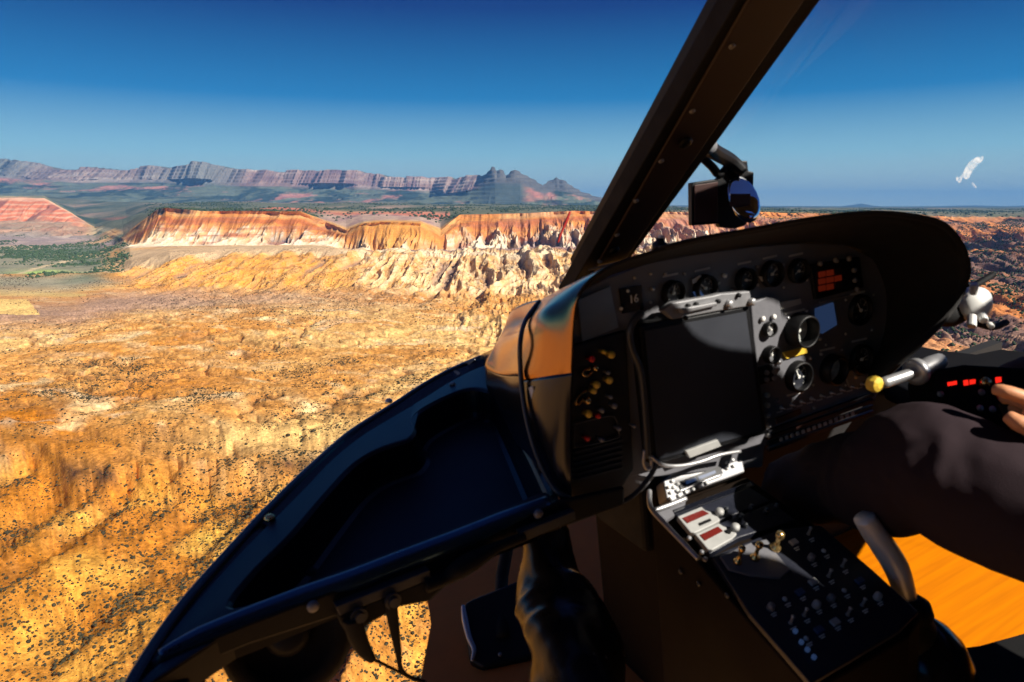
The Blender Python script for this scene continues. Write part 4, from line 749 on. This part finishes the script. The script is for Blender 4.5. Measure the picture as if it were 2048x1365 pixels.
up = np.array([0, 0, 1.])
lp = [Lo-up*.035, Lo-up*.003, Lo*.96+Li*.04, Li*.97+Lo*.03+up*.002, Li+up*.001, Li+nn_*.004-up*.004, Li+nn_*.010-up*.050, Li+nn_*.014-up*.060, Li+nn_*.022-up*.064]
Ld = lp[-1]
b = MB(); b.add(*rings([list(a) for a in lp], False, False)); tb = b.build('tray_moulding', 'navy', tr, smooth=False)
b = MB(); b.add(*prism(list(Ld+up*.0005), (0, 0, 1), .004)); b.build('tray_floor', 'navyf', tr)
# rolled rear lip and the fascia under it
lipp = [TP(1096, 1008), TP(1000, 1046), TP(900, 1086), TP(800, 1124), TP(700, 1163), TP(600, 1198), TP(500, 1235), TP(400, 1275), TP(320, 1312)]
b = MB(); b.add(*tube([p+up*.000 for p in lipp], [.011, .013, .013, .013, .013, .013, .012, .011, .006], 14)); b.build('rolled_lip', 'lip', tr, smooth=True)
fa = [TP(1110, 1010)+np.array([0, -.004, 0]), TP(320, 1320)+np.array([0, -.004, 0])]
b = MB(); fpl = Pl(fa[0], np.cross(fa[1]-fa[0], up)*-1 if np.cross(fa[1]-fa[0], up)[1] > 0 else np.cross(fa[1]-fa[0], up))
b.add(*pp(fpl, [(1120, 1004), (1010, 1050), (900, 1092), (700, 1170), (500, 1246), (320, 1318), (240, 1400), (330, 1400), (400, 1330), (500, 1290), (680, 1232), (860, 1155), (1000, 1098), (1120, 1058), (1250, 1010), (1250, 975)], .010)); fs = b.build('fascia', 'black', tr, bevel=.003)
for q in [(625, 1211), (1075, 1027), (400, 1310), (905, 770)]:
    c_ = fpl(*q) if q[1] > 800 else TP(*q); ax_ = fpl.n if q[1] > 800 else up
    MB().add(*lathe(c_+ax_*.001, ax_, [(.007, 0), (.007, .003), (.004, .005), (0, .005)], 12)).build('screw', 'grey', tr, smooth=True)
for q in [(540, 1040), (778, 805)]: MB().add(*lathe(TP(*q), up, [(.008, 0), (.008, .004), (.004, .008), (0, .008)], 12)).build('fastener', 'brass' if q[0] == 540 else 'alu', tr, smooth=True)
# hinge rail and brackets hanging under the fascia
u1 = fpl.up(.012)
b = MB(); b.add(*pp(u1, [(672, 1214), (860, 1140), (862, 1158), (680, 1232)], .014)); b.add(*pp(u1, [(672, 1214), (674, 1213), (676, 1230), (675, 1231)], .013)) if 0 else None; b.build('hinge_rail', 'cable', tr, bevel=.001); b = MB(); b.add(*pp(u1, [(1040, 1066), (1150, 1022), (1152, 1040), (1046, 1084)], .014)); b.build('hinge_rail', 'cable', tr, bevel=.001)
b = MB()
b.add(*tube([u1(*q) for q in [(705, 1235), (714, 1270), (728, 1300), (745, 1320)]], [.012, .011, .009, .005], 8)); b.add(*tube([u1(*q) for q in [(745, 1318), (770, 1330), (800, 1345), (840, 1362)]], .002, 6))
b.add(*tube([u1(*q) for q in [(780, 1200), (788, 1250), (796, 1300), (806, 1345), (850, 1365)]], [.009, .006, .003, .0025], 8)); b.build('hanging_strap', 'rubber', tr, smooth=True)
b = MB(); b.add(*pp(u1, [(676, 1232), (760, 1196), (820, 1172), (862, 1156), (905, 1140), (935, 1132), (900, 1166), (860, 1205), (800, 1216), (766, 1235), (715, 1262), (690, 1266)], .02)); b.build('latch_plate', 'rubber', tr, bevel=.004)
for q in [(716, 1228), (783, 1198)]: MB().add(*lathe(u1(*q)+fpl.n*.003, fpl.n, [(.010, 0), (.010, .004), (.006, .004), (.006, .008), (0, .008)], 14)).build('bolt', 'cable', tr)
b = MB(); b.add(*tube([u1(*q) for q in [(850, 1172), (890, 1158), (915, 1140), (945, 1122), (1000, 1092), (1048, 1074)]], [.010, .008, .013, .013, .007, .007], 10)); b.build('lever_rod', 'rubber', tr, smooth=True)

# ---- loudspeaker-like round duct under the tray (dark disc seen against the ground)
dk = thing('demister_duct', 'round black demister duct hanging under the left end of the tray', 'air duct', dep(570, 1300, .95))
dc = dep(575, 1265, .93); ax_ = np.array([-.1, -.9, .45]); ax_ /= np.linalg.norm(ax_)
MB().add(*lathe(dc, ax_, [(.065, -.06), (.085, -.04), (.088, 0), (.080, .012), (.064, .014), (.060, .004), (.03, -.004), (0, -.004)], 32)).build('duct_bowl', 'rubber', dk, smooth=True)
MB().add(*lathe(dc+ax_*.004, ax_, [(.03, -.01), (.03, .006), (.02, .010), (0, .010)], 20)).build('hub', 'black', dk, smooth=True)
b = MB(); b.add(*tube([dep(330, 1400, .8), dep(350, 1330, .86), dep(400, 1290, .9), dep(480, 1260, .93), dep(540, 1235, .95)], [.045, .040, .034, .034, .03], 14)); b.build('hose', 'rubber', dk, smooth=True)

# ---- pedestal
con = thing('centre_console', 'sloping dark centre pedestal with radios, white-framed modules and rows of switches', 'centre console', (.7, .65, FL))
N_C = PC.n
b = MB()
L0 = [PC(1300, 1010), PC(1395, 1115), PC(1622, 1372), PC(1760, 1520)]; R0 = [PC(1492, 944), PC(1645, 1050), PC(1850, 1232), PC(1960, 1330)]
top = [PC(1302, 1012), PC(1492, 944), PC(1645, 1050), PC(1752, 1140), PC(1842, 1225), PC(1818, 1262), PC(1622, 1372), PC(1500, 1236), PC(1400, 1120)]
bot = [np.array([p[0], p[1]+(.0), FL]) for p in top]
v = top+bot; k = len(top); b.add([p-np.array([0, 0, .008]) for p in top]+bot, [tuple(range(k)), tuple(range(2*k-1, k-1, -1))]+[(i, (i+1) % k, (i+1) % k+k, i+k) for i in range(k)]); cb = b.build('console_body', 'console', con, bevel=.004)
b = MB(); b.add(*aab((.615, .82, FL), (.80, 1.02, -.54))); b.build('console_front', 'console', con, bevel=.006)
# switch board
sb = MB().add(*pp(PC.up(.004), [(1424, 1112), (1560, 1058), (1640, 1050), (1746, 1140), (1838, 1224), (1800, 1262), (1622, 1368), (1500, 1228)], .010)).build('switch_board', 'keys', con, bevel=.002)
rA = [(1450, 1150), (1582, 1062)]; 
gx, gy = np.array([36., -21.]), np.array([52., 52.])
for j in range(8):
    for i in range(7):
        x, y = 1474+28*i+34*j, 1160-17*i+31*j
        q3 = PC(x, y)
        if (j <= 1 and i < 4) or not (.612 < q3[0] < .792) or q3[1] < .525: continue
        q = (x+random.uniform(-3, 3), y+random.uniform(-3, 3)); a = PC(*q)+N_C*.004; kk = (i*3+j*5) % 7
        if kk in (0, 3): MB().add(*lathe(a, N_C, [(.0058, 0), (.0052, .008), (.003, .010), (0, .010)], 12)).build('knob', 'grey' if kk else 'markd', sb, smooth=True)
        elif kk in (1, 4): MB().add(*lathe(a, N_C, [(.003, 0), (.002, .002), (.0018, .012), (.0030, .014), (0, .015)], 10)).build('toggle', 'alu', sb, smooth=True)
        elif kk == 6: MB().add(*lathe(a, N_C, [(.0034, 0), (.0030, .002), (0, .003)], 10)).build('screw', 'white', sb, smooth=True)
        else: MB().add(*boxo(a+N_C*.002, np.array([1., 0, 0]), np.cross(N_C, [1., 0, 0]), N_C, .013, .009, .004)).build('push_button', 'lcdoff' if kk == 2 else 'markd', sb, bevel=.001)
        for d_ in (10, 14): MB().add(*boxo(PC(q[0]+d_*.6, q[1]+d_)+N_C*.0045, np.array([1., 0, 0]), np.cross(N_C, [1., 0, 0]), N_C, .010 if d_ == 10 else .007, .0016, .0006)).build('legend', 'mark', sb)
for q in [(1600, 1290), (1612, 1305), (1625, 1320), (1588, 1268)]: MB().add(*lathe(PC(*q)+N_C*.004, N_C, [(.0032, 0), (.0032, .004), (0, .005)], 10)).build('edge_button', 'lcd', sb, smooth=True)
# lit grey plate with three big toggles
tp = MB().add(*pp(PC.up(.008), [(1440, 1112), (1500, 1086), (1535, 1078), (1548, 1100), (1580, 1140), (1560, 1156), (1500, 1150), (1458, 1138)], .006)).build('toggle_plate', 'panel', con, bevel=.001)
for q, r in [((1472, 1132), .005), ((1506, 1124), .0055), ((1547, 1104), .0065)]:
    a = PC(*q)+N_C*.008; MB().add(*lathe(a, N_C, [(r*1.3, 0), (r*1.2, .004), (r*.6, .006), (r*.5, .020), (r, .026), (r*.9, .032), (0, .034)], 14)).build('toggle', 'brass', tp, smooth=True)
# module rows
mods = [([(1352, 1030), (1408, 1010), (1500, 975), (1540, 1002), (1440, 1040), (1385, 1066)], 'keys'), ([(1388, 1070), (1442, 1046), (1545, 1006), (1590, 1040), (1478, 1075), (1420, 1108)], 'keys'), ([(1345, 1020), (1500, 963), (1510, 972), (1350, 1030)], 'gloss')]
for pts, m_ in mods: MB().add(*pp(PC.up(.004), pts, .012)).build('radio_module', m_, con, bevel=.001)
def framed(o, i, win):
    fr_ = MB().add(*pp(PC.up(.008), o, .010)).build('module_frame', 'owhite', con, bevel=.0015)
    MB().add(*pp(PC.up(.0095), i, .004)).build('display_window', win, fr_); return fr_
f1_ = framed([(1355, 1033), (1403, 1013), (1410, 1020), (1423, 1024), (1434, 1030), (1441, 1040), (1428, 1048), (1390, 1066), (1380, 1064)], [(1365, 1036), (1405, 1020), (1418, 1027), (1375, 1046)], 'redwin')
MB().add(*pp(PC.up(.0097), [(1398, 1046), (1420, 1037), (1423, 1041), (1400, 1051)], .003)).build('slot', 'black', f1_)
f2_ = framed([(1390, 1068), (1438, 1046), (1446, 1052), (1466, 1058), (1474, 1068), (1464, 1078), (1425, 1100), (1415, 1098)], [(1400, 1070), (1436, 1053), (1446, 1062), (1410, 1081)], 'redwin')
MB().add(*lathe(PC(1454, 1072)+N_C*.008, N_C, [(.004, 0), (.004, .003), (0, .003)], 10)).build('hole_plug', 'black', f2_)
MB().add(*lathe(PC(1436, 1035)+N_C*.009, N_C, [(.007, 0), (.006, .007), (0, .008)], 14)).build('knob', 'owhite', f1_, smooth=True)
MB().add(*lathe(PC(1467, 1066)+N_C*.009, N_C, [(.007, 0), (.006, .007), (0, .008)], 14)).build('knob', 'owhite', f2_, smooth=True)
for q in [(1480, 1040), (1450, 1027), (1488, 1058), (1500, 1022), (1530, 1030), (1550, 1020)]: MB().add(*lathe(PC(*q)+N_C*.004, N_C, [(.004, 0), (.0035, .008), (0, .009)], 10)).build('knob', 'cable', con, smooth=True)
# radio head: tilted steeper
RH = Pl(PC(1330, 985)+up*.010, (0, -.75, .66))
rh = MB().add(*pp(RH.up(.006), [(1327, 962), (1345, 948), (1455, 912), (1476, 906), (1484, 916), (1490, 944), (1452, 958), (1390, 980), (1345, 1004), (1334, 998)], .03)).build('radio_head', 'grey', con, bevel=.002)
MB().add(*pp(RH.up(.0085), [(1357, 964), (1440, 932), (1446, 947), (1363, 981)], .004)).build('radio_display', 'gloss', rh)
MB().add(*pp(RH.up(.009), [(1371, 962), (1392, 955), (1394, 961), (1373, 969)], .001)).build('readout', 'lcd', rh)
MB().add(*pp(RH.up(.009), [(1396, 954), (1430, 941), (1432, 946), (1398, 960)], .001)).build('readout', 'lcd', rh)
b = MB(); b.add(*tube([RH.up(.010)(*q) for q in [(1357, 984), (1400, 966), (1442, 950)]], .0022, 8)); b.build('trim_bar', 'alu', rh, smooth=True)
for q in [(1340, 966), (1351, 971), (1333, 978), (1343, 978), (1350, 985), (1337, 989), (1353, 995), (1337, 1000), (1447, 929), (1460, 924), (1449, 940), (1462, 936), (1367, 988), (1381, 982), (1395, 976), (1408, 970)]:
    MB().add(*lathe(RH(*q)+RH.n*.006, RH.n, [(.0030, 0), (.0030, .004), (.0018, .005), (0, .005)], 10)).build('key', 'white', rh, smooth=True)
# bright bent-metal edge of the radio bay
Q = PC.up(.012); b = MB(); b.add(*tube([Q(*q) for q in [(1299, 982), (1299, 1005), (1306, 1022), (1330, 1048), (1365, 1085), (1396, 1118)]], [.004, .004, .0045, .0045, .004, .0035], 8)); b.add(*tube([Q(*q) for q in [(1306, 1022), (1340, 1010), (1372, 997)]], .0035, 8)); b.build('bay_edge', 'alu', con, smooth=True)
MB().add(*pp(PC.up(.003), [(1310, 1024), (1372, 1002), (1368, 1018), (1332, 1042)], .006)).build('bay_plate', 'panel', con)
for q in [(1376, 1084), (1401, 1112), (1408, 1126)]: MB().add(*lathe(PC(*q)+N_C*.006, N_C, [(.0035, 0), (.0035, .004), (0, .005)], 10)).build('screw', 'grey', con, smooth=True)
SPn = Pl(PC(1300, 1010), (-1, 0, 0))
for q in [(1363, 1143), (1399, 1167), (1456, 1190)]: MB().add(*lathe(SPn(*q)+np.array([-.001, 0, 0]), (-1, 0, 0), [(.004, 0), (.004, .002), (0, .003)], 10)).build('screw', 'cable', con, smooth=True)
b = MB(); b.add(*aab((.60, .84, -.66), (.645, .99, -.50))); b.build('side_box', 'rubber', con, bevel=.008)

# ---- red cable boot and rod of the pilot's lever
cy = thing('control_stick', 'curved bare-metal control stick rising from a black boot on the floor right of the pedestal', 'control stick', dep(1840, 1300, 1.02))
b = MB(); b.add(*tube([dep(1728, 1035, .98), dep(1745, 1062, .985), dep(1768, 1095, .99), dep(1792, 1135, 1.0), dep(1806, 1175, 1.01), dep(1816, 1215, 1.02)], [.015, .0165, .0175, .0175, .016, .014], 18)); b.build('tube', 'stick', cy, smooth=True)
b = MB(); b.add(*lathe(dep(1816, 1235, 1.02), (.05, .1, 1), [(.036, -.045), (.036, -.01), (.030, 0), (.034, .008), (.030, .024), (.017, .034), (.014, .034)], 24)); b.build('boot_collar', 'rubber', cy, smooth=True)
b = MB(); b.add(*lathe(dep(1834, 1300, 1.04), (-.1, .35, 1), [(.065, -.06), (.068, -.03), (.064, 0), (.052, .025), (.034, .045), (.0, .05)], 28)); b.build('dome', 'gloss', cy, smooth=True)
gr = thing('lever_grip', 'grey metal lever with a ring collar and yellow knob beside the panel', 'lever', dep(1810, 748, 1.03))
b = MB(); b.add(*tube([dep(1762, 768, 1.02), dep(1800, 755, 1.03), dep(1838, 742, 1.04)], .0085, 14, 3)); b.build('rod', 'alu', gr, smooth=True)
b = MB(); b.add(*tube([dep(1838, 742, 1.04), dep(1862, 730, 1.05), dep(1880, 722, 1.06)], [.013, .014, .012], 14, 3)); b.build('handle', 'grey', gr, smooth=True)
gd = dep(1880, 722, 1.06)-dep(1762, 768, 1.02)
MB().add(*lathe(dep(1832, 744, 1.038), gd, [(.012, -.005), (.020, -.005), (.021, 0), (.020, .006), (.012, .006)], 20)).build('collar', 'alu', gr, smooth=True)
MB().add(*lathe(dep(1748, 768, 1.0), N_R, [(.007, -.009), (.0115, -.006), (.0125, 0), (.0115, .007), (.005, .010), (0, .010)], 10)).build('knob', 'yellow', gr, bevel=.001)

# ---- outside items
mr = thing('rear_view_mirror', 'small black-framed mirror on a bracket hanging from the windscreen post', 'mirror', dep(1425, 290, 1.3))
MPn = Pl(dep(1450, 400, 1.28), (-.25, -1, .04))
fr_ = MB().add(*pp(MPn, [(1440, 352), (1452, 335), (1458, 322), (1495, 322), (1497, 342), (1508, 345), (1506, 430), (1490, 452), (1470, 458), (1440, 455), (1438, 448), (1384, 452), (1383, 366), (1438, 358)], .016)).build('mirror_frame', 'black', mr, bevel=.002)
MB().add(*pp(MPn.up(.003), [(1389, 371), (1436, 364), (1436, 444), (1389, 446)], .004)).build('shade_plate', 'copper', fr_, bevel=.001)
oc = [(1472+30*math.cos(a)-(0), 400+48*math.sin(a)) for a in np.linspace(0, 2*PI, 28, endpoint=False)]
mc_ = MPn(1474, 400); ax_m = np.array([-.16, -1, .50]); ax_m /= np.linalg.norm(ax_m); Xm, Ym = np.array([1., 0, 0]), np.array([0, .1, 1.])
lps = []
for q_, h_ in ((1.0, 0.0), (.97, .006), (.8, .010), (.55, .014), (.28, .016), (.01, .017)): lps.append([mc_+MPn.n*.022+ax_m*h_*.5+((np.array([0, 0, 1.])-ax_m*ax_m[2])*math.sin(a)*.052+MPn.x*math.cos(a)*.030)*q_ for a in np.linspace(0, 2*PI, 32, endpoint=False)])
MB().add(*rings(lps)).build('mirror_glass', 'mirror', mr, smooth=True)
MB().add(*pp(MPn.up(.040), [(1462, 388), (1501, 388), (1501, 410), (1460, 412)], .002)).build('reflected_bar', 'copper', mr)  # brown bar of the mirror's reflection, built as a flat piece
b = MB(); b.add(*tube([dep(1412, 290, 1.2), dep(1430, 305, 1.22), dep(1460, 322, 1.26), dep(1485, 345, 1.27)], [.016, .014, .014, .013], 10, 3)); b.build('bracket_arm', 'black', mr, smooth=True, bevel=.001)
MB().add(*lathe(dep(1418, 292, 1.17), (-.3, -1, .2), [(.014, -.01), (.014, .004), (.008, .008), (0, .008)], 14)).build('clamp', 'grey', mr, smooth=True)
b = MB(); b.add(*tube([dep(1400, 312, 1.24), dep(1425, 335, 1.26), dep(1438, 350, 1.27), dep(1455, 335, 1.27)], .008, 8, 3)); b.build('stay', 'black', mr, smooth=True)
ys = thing('yaw_string', 'thin dark red yarn taped to the outside of the left windscreen', 'yaw string', dep(1128, 455, 1.6))
b = MB(); b.add(*tube([dep(1140, 424, 1.62), dep(1134, 440, 1.62), dep(1127, 456, 1.62), (dep(1121, 470, 1.62)), dep(1116, 486, 1.62)], [.0025, .0035, .003, .003, .0018], 6)); b.build('yarn', 'yarn', ys, smooth=True)
oat = thing('air_thermometer', 'white round outside-air thermometer with stub fittings on a dark bracket by the hood', 'thermometer', dep(1948, 605, 1.15))
oc_ = dep(1950, 608, 1.15)
MB().add(*lathe(oc_, (-.35, -1, .15), [(.014, -.025), (.026, -.018), (.030, -.004), (.028, .006), (.018, .014), (0, .016)], 24)).build('body', 'white', oat, smooth=True)
for q0, q1, r in [((1947, 588), (1948, 568), .0062), ((1944, 632), (1943, 654), .0068), ((1963, 630), (1968, 642), .0068), ((1928, 590), (1915, 578), .0048), ((1978, 648), (1984, 655), .0045)]:
    MB().add(*tube([dep(*q0, 1.13), dep(*q1, 1.12)], r, 12, 0)).build('stub', 'white', oat, bevel=.0015)
b = MB(); b.add(*tube([dep(1870, 625, 1.16), dep(1905, 628, 1.17), dep(1940, 615, 1.18)], [.024, .022, .014], 10, 3)); b.add(*tube([dep(1950, 645, 1.18), dep(1985, 655, 1.2), dep(2012, 645, 1.22)], .006, 8, 3)); b.add(*tube([dep(1940, 575, 1.18), dep(1965, 562, 1.2), dep(1985, 550, 1.22)], .006, 8, 3)); b.build('bracket', 'rubber', oat, smooth=True)

# ---- intercom box by the pilot's hand
ib = thing('intercom_box', 'black box with glowing red digits and two silver screws under the pilot\'s hand', 'control box', dep(1950, 810, 1.05))
IP = Pl(dep(1950, 790, 1.02), (-.35, -.8, .55))
bx = MB().add(*pp(IP, [(1868, 740), (1930, 728), (2060, 735), (2075, 880), (1990, 850), (1880, 825)], .08)).build('box', 'boxm', ib, bevel=.006)
for q in [[(1896, 765), (1913, 762), (1914, 769), (1897, 772)], [(1928, 761), (1936, 760), (1937, 770), (1929, 771)], [(1940, 760), (1951, 759), (1951, 767), (1941, 769)], [(1992, 755), (2002, 754), (2003, 764), (1993, 766)]]: MB().add(*pp(IP.up(.002), q, .003)).build('red_digits', 'redlit', bx)
MB().add(*lathe(IP(1967, 766), IP.n, [(.008, 0), (.007, .008), (0, .009)], 12)).build('knob', 'brass', bx, smooth=True)
for q, m_ in [((1959, 817), 'alu'), ((1984, 819), 'alu'), ((1962, 785), 'grey'), ((1880, 789), 'grey')]: MB().add(*lathe(IP(*q), IP.n, [(.005, 0), (.005, .002), (0, .004)], 12)).build('screw', m_, bx, smooth=True)

# ---- left foot well: pedal pad and crumpled glossy film
pe = thing('pedal_pad', 'black rounded pedal pad with bright metal edge on the wooden floor', 'pedal', FP(990, 1260))
P3 = Pl(FP(990, 1270)+up*.05, (-.1, -.35, 1))
MB().add(*pp(P3, [(928, 1205), (945, 1196), (1060, 1150), (1090, 1150), (1100, 1290), (1060, 1315), (965, 1335), (940, 1320), (925, 1230)], .035)).build('pad', 'black', pe, bevel=.008, seg=3)
b = MB(); b.add(*tube([P3.up(.004)(*q) for q in [(926, 1212), (930, 1240), (938, 1275), (948, 1300), (944, 1322)]], [.004, .007, .006, .005, .003], 8)); b.build('metal_edge', 'alu', pe, smooth=True)
MB().add(*lathe(P3(1000, 1310), P3.n, [(.004, 0), (.004, .003), (0, .004)], 10)).build('screw', 'grey', pe, smooth=True)
b = MB(); b.add(*tube([FP(1010, 1300)+up*.03, FP(1010, 1200)+up*.06, FP(1060, 1100)+up*.2], .015, 10, 3)); b.build('pedal_arm', 'rubber', pe, smooth=True)
bg_ = thing('crumpled_film', 'crumpled glossy dark plastic sleeve hanging beside the pedestal in the left foot well', 'plastic sleeve', dep(1130, 1250, 1.15))
path = [dep(1085, 1050, 1.12), dep(1092, 1110, 1.1), dep(1105, 1180, 1.07), dep(1128, 1250, 1.02), dep(1150, 1320, .97), dep(1165, 1420, .92)]
P_ = crom(path, 9); rr_ = np.interp(np.linspace(0, 1, len(P_)), [0, .2, .45, .7, 1], [.036, .040, .058, .066, .07]); T_ = np.gradient(P_, axis=0); X_, _q = basis(T_[0]); LL = []
for i, (p, t, q) in enumerate(zip(P_, T_, rr_)):
    t = t/np.linalg.norm(t); X_ = X_-t*(X_@t); X_ /= np.linalg.norm(X_); Y_ = np.cross(t, X_); n = 40
    A_ = 2*PI*np.arange(n)/n; wr = 1+.13*(ridge(A_*1.3+2, np.full(n, i*.16), 3, 501)-.55)+.10*np.sin(A_*3+i*.25); wr = np.where(np.arange(n) > n-6, wr+(wr[0]-wr)*(np.arange(n)-(n-6))/6, wr)
    LL.append([p+(X_*math.cos(a)+Y_*math.sin(a))*q*w for a, w in zip(A_, wr)])
MB().add(*rings(LL)).build('sleeve', 'bag', bg_, smooth=True)

# ---- the pilot
pil = thing('person', 'pilot in dark trousers at the right, knee by the panel, fingers on a grip', 'person', (1.25, -.2, FL))
def limb(path, r, n=26, fold=0, seed=0, sm=8):
    P = crom(path, sm); rr = np.interp(np.linspace(0, 1, len(P)), np.linspace(0, 1, len(r)), r); T = np.gradient(P, axis=0); X, _ = basis(T[0]); L = []
    for i, (p, t, q) in enumerate(zip(P, T, rr)):
        t = t/np.linalg.norm(t); X = X-t*(X@t); X /= np.linalg.norm(X); Y = np.cross(t, X); a = 2*PI*np.arange(n)/n
        w = np.ones(n)
        if fold: w = 1+fold*(ridge(np.cos(a)*1.6+i*.22+seed, np.sin(a)*1.6+i*.10, 3, 520+seed)-.6)
        L.append([p+(X*math.cos(b_)+Y*math.sin(b_))*q*ww for b_, ww in zip(a, w)])
    return rings(L)
hipL, kneeL, ankL = dep(2330, 1130, .72), dep(1815, 928, 1.0), dep(1585, 985, 1.27)
hipR, kneeR, ankR = np.array([1.42, -.02, -.50]), dep(2075, 800, 1.32), np.array([1.45, 1.0, -.85])
hipL = np.array([1.12, -.10, -.60])
def rem(o, vx):
    m_ = o.modifiers.new('r', 'REMESH'); m_.mode = 'VOXEL'; m_.voxel_size = vx; m_.use_smooth_shade = True
b = MB()
b.add(*limb([hipL, dep(2080, 1030, .88), kneeL+np.array([-.0, -.03, .01]), kneeL+np.array([0, .035, -.045]), kneeL*.55+ankL*.45, ankL], [.094, .090, .088, .080, .072, .064], 34, .13, 1, 12))
b.add(*limb([hipR, hipR*.5+kneeR*.5, kneeR+np.array([0, -.03, .01]), kneeR+np.array([0, .035, -.05]), kneeR*.5+ankR*.5, ankR], [.095, .092, .088, .08, .07, .06], 30, .12, 4, 10))
b.add(*limb([(1.27, -.20, -.52), (1.27, -.14, -.50), (1.27, -.02, -.49)], [.15, .17, .13], 24))
o = b.build('trousers', 'cloth', pil, smooth=True); rem(o, .006)
b = MB(); b.add(*limb([(1.27, -.16, -.48), (1.27, -.24, -.28), (1.27, -.32, -.08), (1.27, -.36, .0)], [.15, .16, .17, .08], 24)); sh_l, sh_r = np.array([1.10, -.33, -.06]), np.array([1.44, -.33, -.06])
el_l, wr_l = np.array([1.03, -.05, -.26]), dep(2190, 872, .86)
b.add(*limb([sh_l, sh_l*.5+el_l*.5, el_l, el_l*.3+wr_l*.7], [.06, .055, .05, .04], 20, .1, 6)); b.add(*limb([sh_r, (1.52, -.2, -.3), (1.45, .1, -.35)], [.06, .052, .045], 20, .1, 7)); o = b.build('shirt', 'shirt', pil, smooth=True); rem(o, .010)
# body: head, neck, forearms and the visible hand, one surface
b = MB(); b.add(*limb([(1.27, -.36, -.05), (1.27, -.355, .03), (1.27, -.34, .10)], [.055, .055, .06], 18))
b.add(*limb([(1.27, -.33, .06), (1.27, -.32, .10), (1.27, -.32, .15), (1.27, -.33, .195), (1.27, -.335, .215)], [.055, .072, .078, .065, .02], 22)); b.add(*limb([(1.27, -.25, .13), (1.27, -.228, .115)], [.014, .01], 10))
b.add(*limb([(1.27, -.34, .0), (1.27, -.33, -.06), (1.27, -.30, -.10)], [.055, .09, .06], 16)); b.add(*limb([(1.27, -.32, -.07), sh_l, sh_l*.5+el_l*.5, el_l, wr_l], [.05, .046, .04, .036, .028], 16)); b.add(*limb([(1.27, -.32, -.07), sh_r, (1.52, -.2, -.3), (1.45, .1, -.35), (1.45, .18, -.36)], [.05, .046, .04, .032, .028], 16)); b.add(*limb([(1.45, .15, -.36), (1.45, .22, -.37), (1.44, .27, -.39)], [.03, .042, .03], 16))
palm0 = wr_l; 
b.add(*limb([wr_l, dep(2130, 850, .87), dep(2085, 835, .88), dep(2062, 825, .89)], [.028, .034, .036, .026], 18))
fing_ = [([(2075, 808, .885), (2040, 793, .885), (2008, 783, .89), (1984, 778, .90)], .0092), ([(2078, 822, .895), (2045, 806, .91), (2018, 796, .925), (2004, 800, .935)], .0094), ([(2082, 838, .90), (2052, 822, .92), (2030, 818, .935), (2020, 824, .94)], .0090), ([(2092, 850, .905), (2066, 838, .92), (2048, 838, .93)], .0082)]
for pth, r in fing_: b.add(*limb([dep(*q) for q in pth], [r*1.12, r*1.05, r, r*.72], 12))
b.add(*limb([dep(2105, 858, .875), dep(2075, 858, .865), dep(2040, 848, .865), dep(2012, 830, .875)], [.014, .0125, .0115, .008], 12))
o = b.build('body', 'skin', pil, smooth=True); rem(o, .0034)
for fx, fz in ((ankL, 0), (ankR, 0)): pass
# grip held by the hand
st = thing('hand_grip', 'dark rubber control grip held in the pilot\'s fingers at the right edge', 'grip', dep(2050, 880, .93))
b = MB(); b.add(*tube([dep(2020, 800, .95), dep(2042, 835, .94), dep(2062, 880, .93), dep(2085, 960, .92)], [.016, .018, .018, .014], 14)); b.build('handle', 'rubber', st, smooth=True)
MB().add(*lathe(dep(2018, 797, .948), dep(2020, 800, .95)-dep(2042, 835, .94), [(.012, 0), (.012, .008), (.006, .012), (0, .012)], 12)).build('trigger_button', 'red', st, smooth=True)
# pilot seat cushion under the thighs
se = thing('pilot_seat', 'black pilot seat cushion low at the right edge', 'seat', (1.27, -.15, FL))
MB().add(*aab((1.02, -.40, FL), (1.52, .16, -.72))).build('seat_base', 'rubber', se, bevel=.03, seg=3)
MB().add(*aab((1.02, -.52, -.62), (1.52, -.44, .05))).build('seat_back', 'rubber', se, bevel=.03, seg=3)
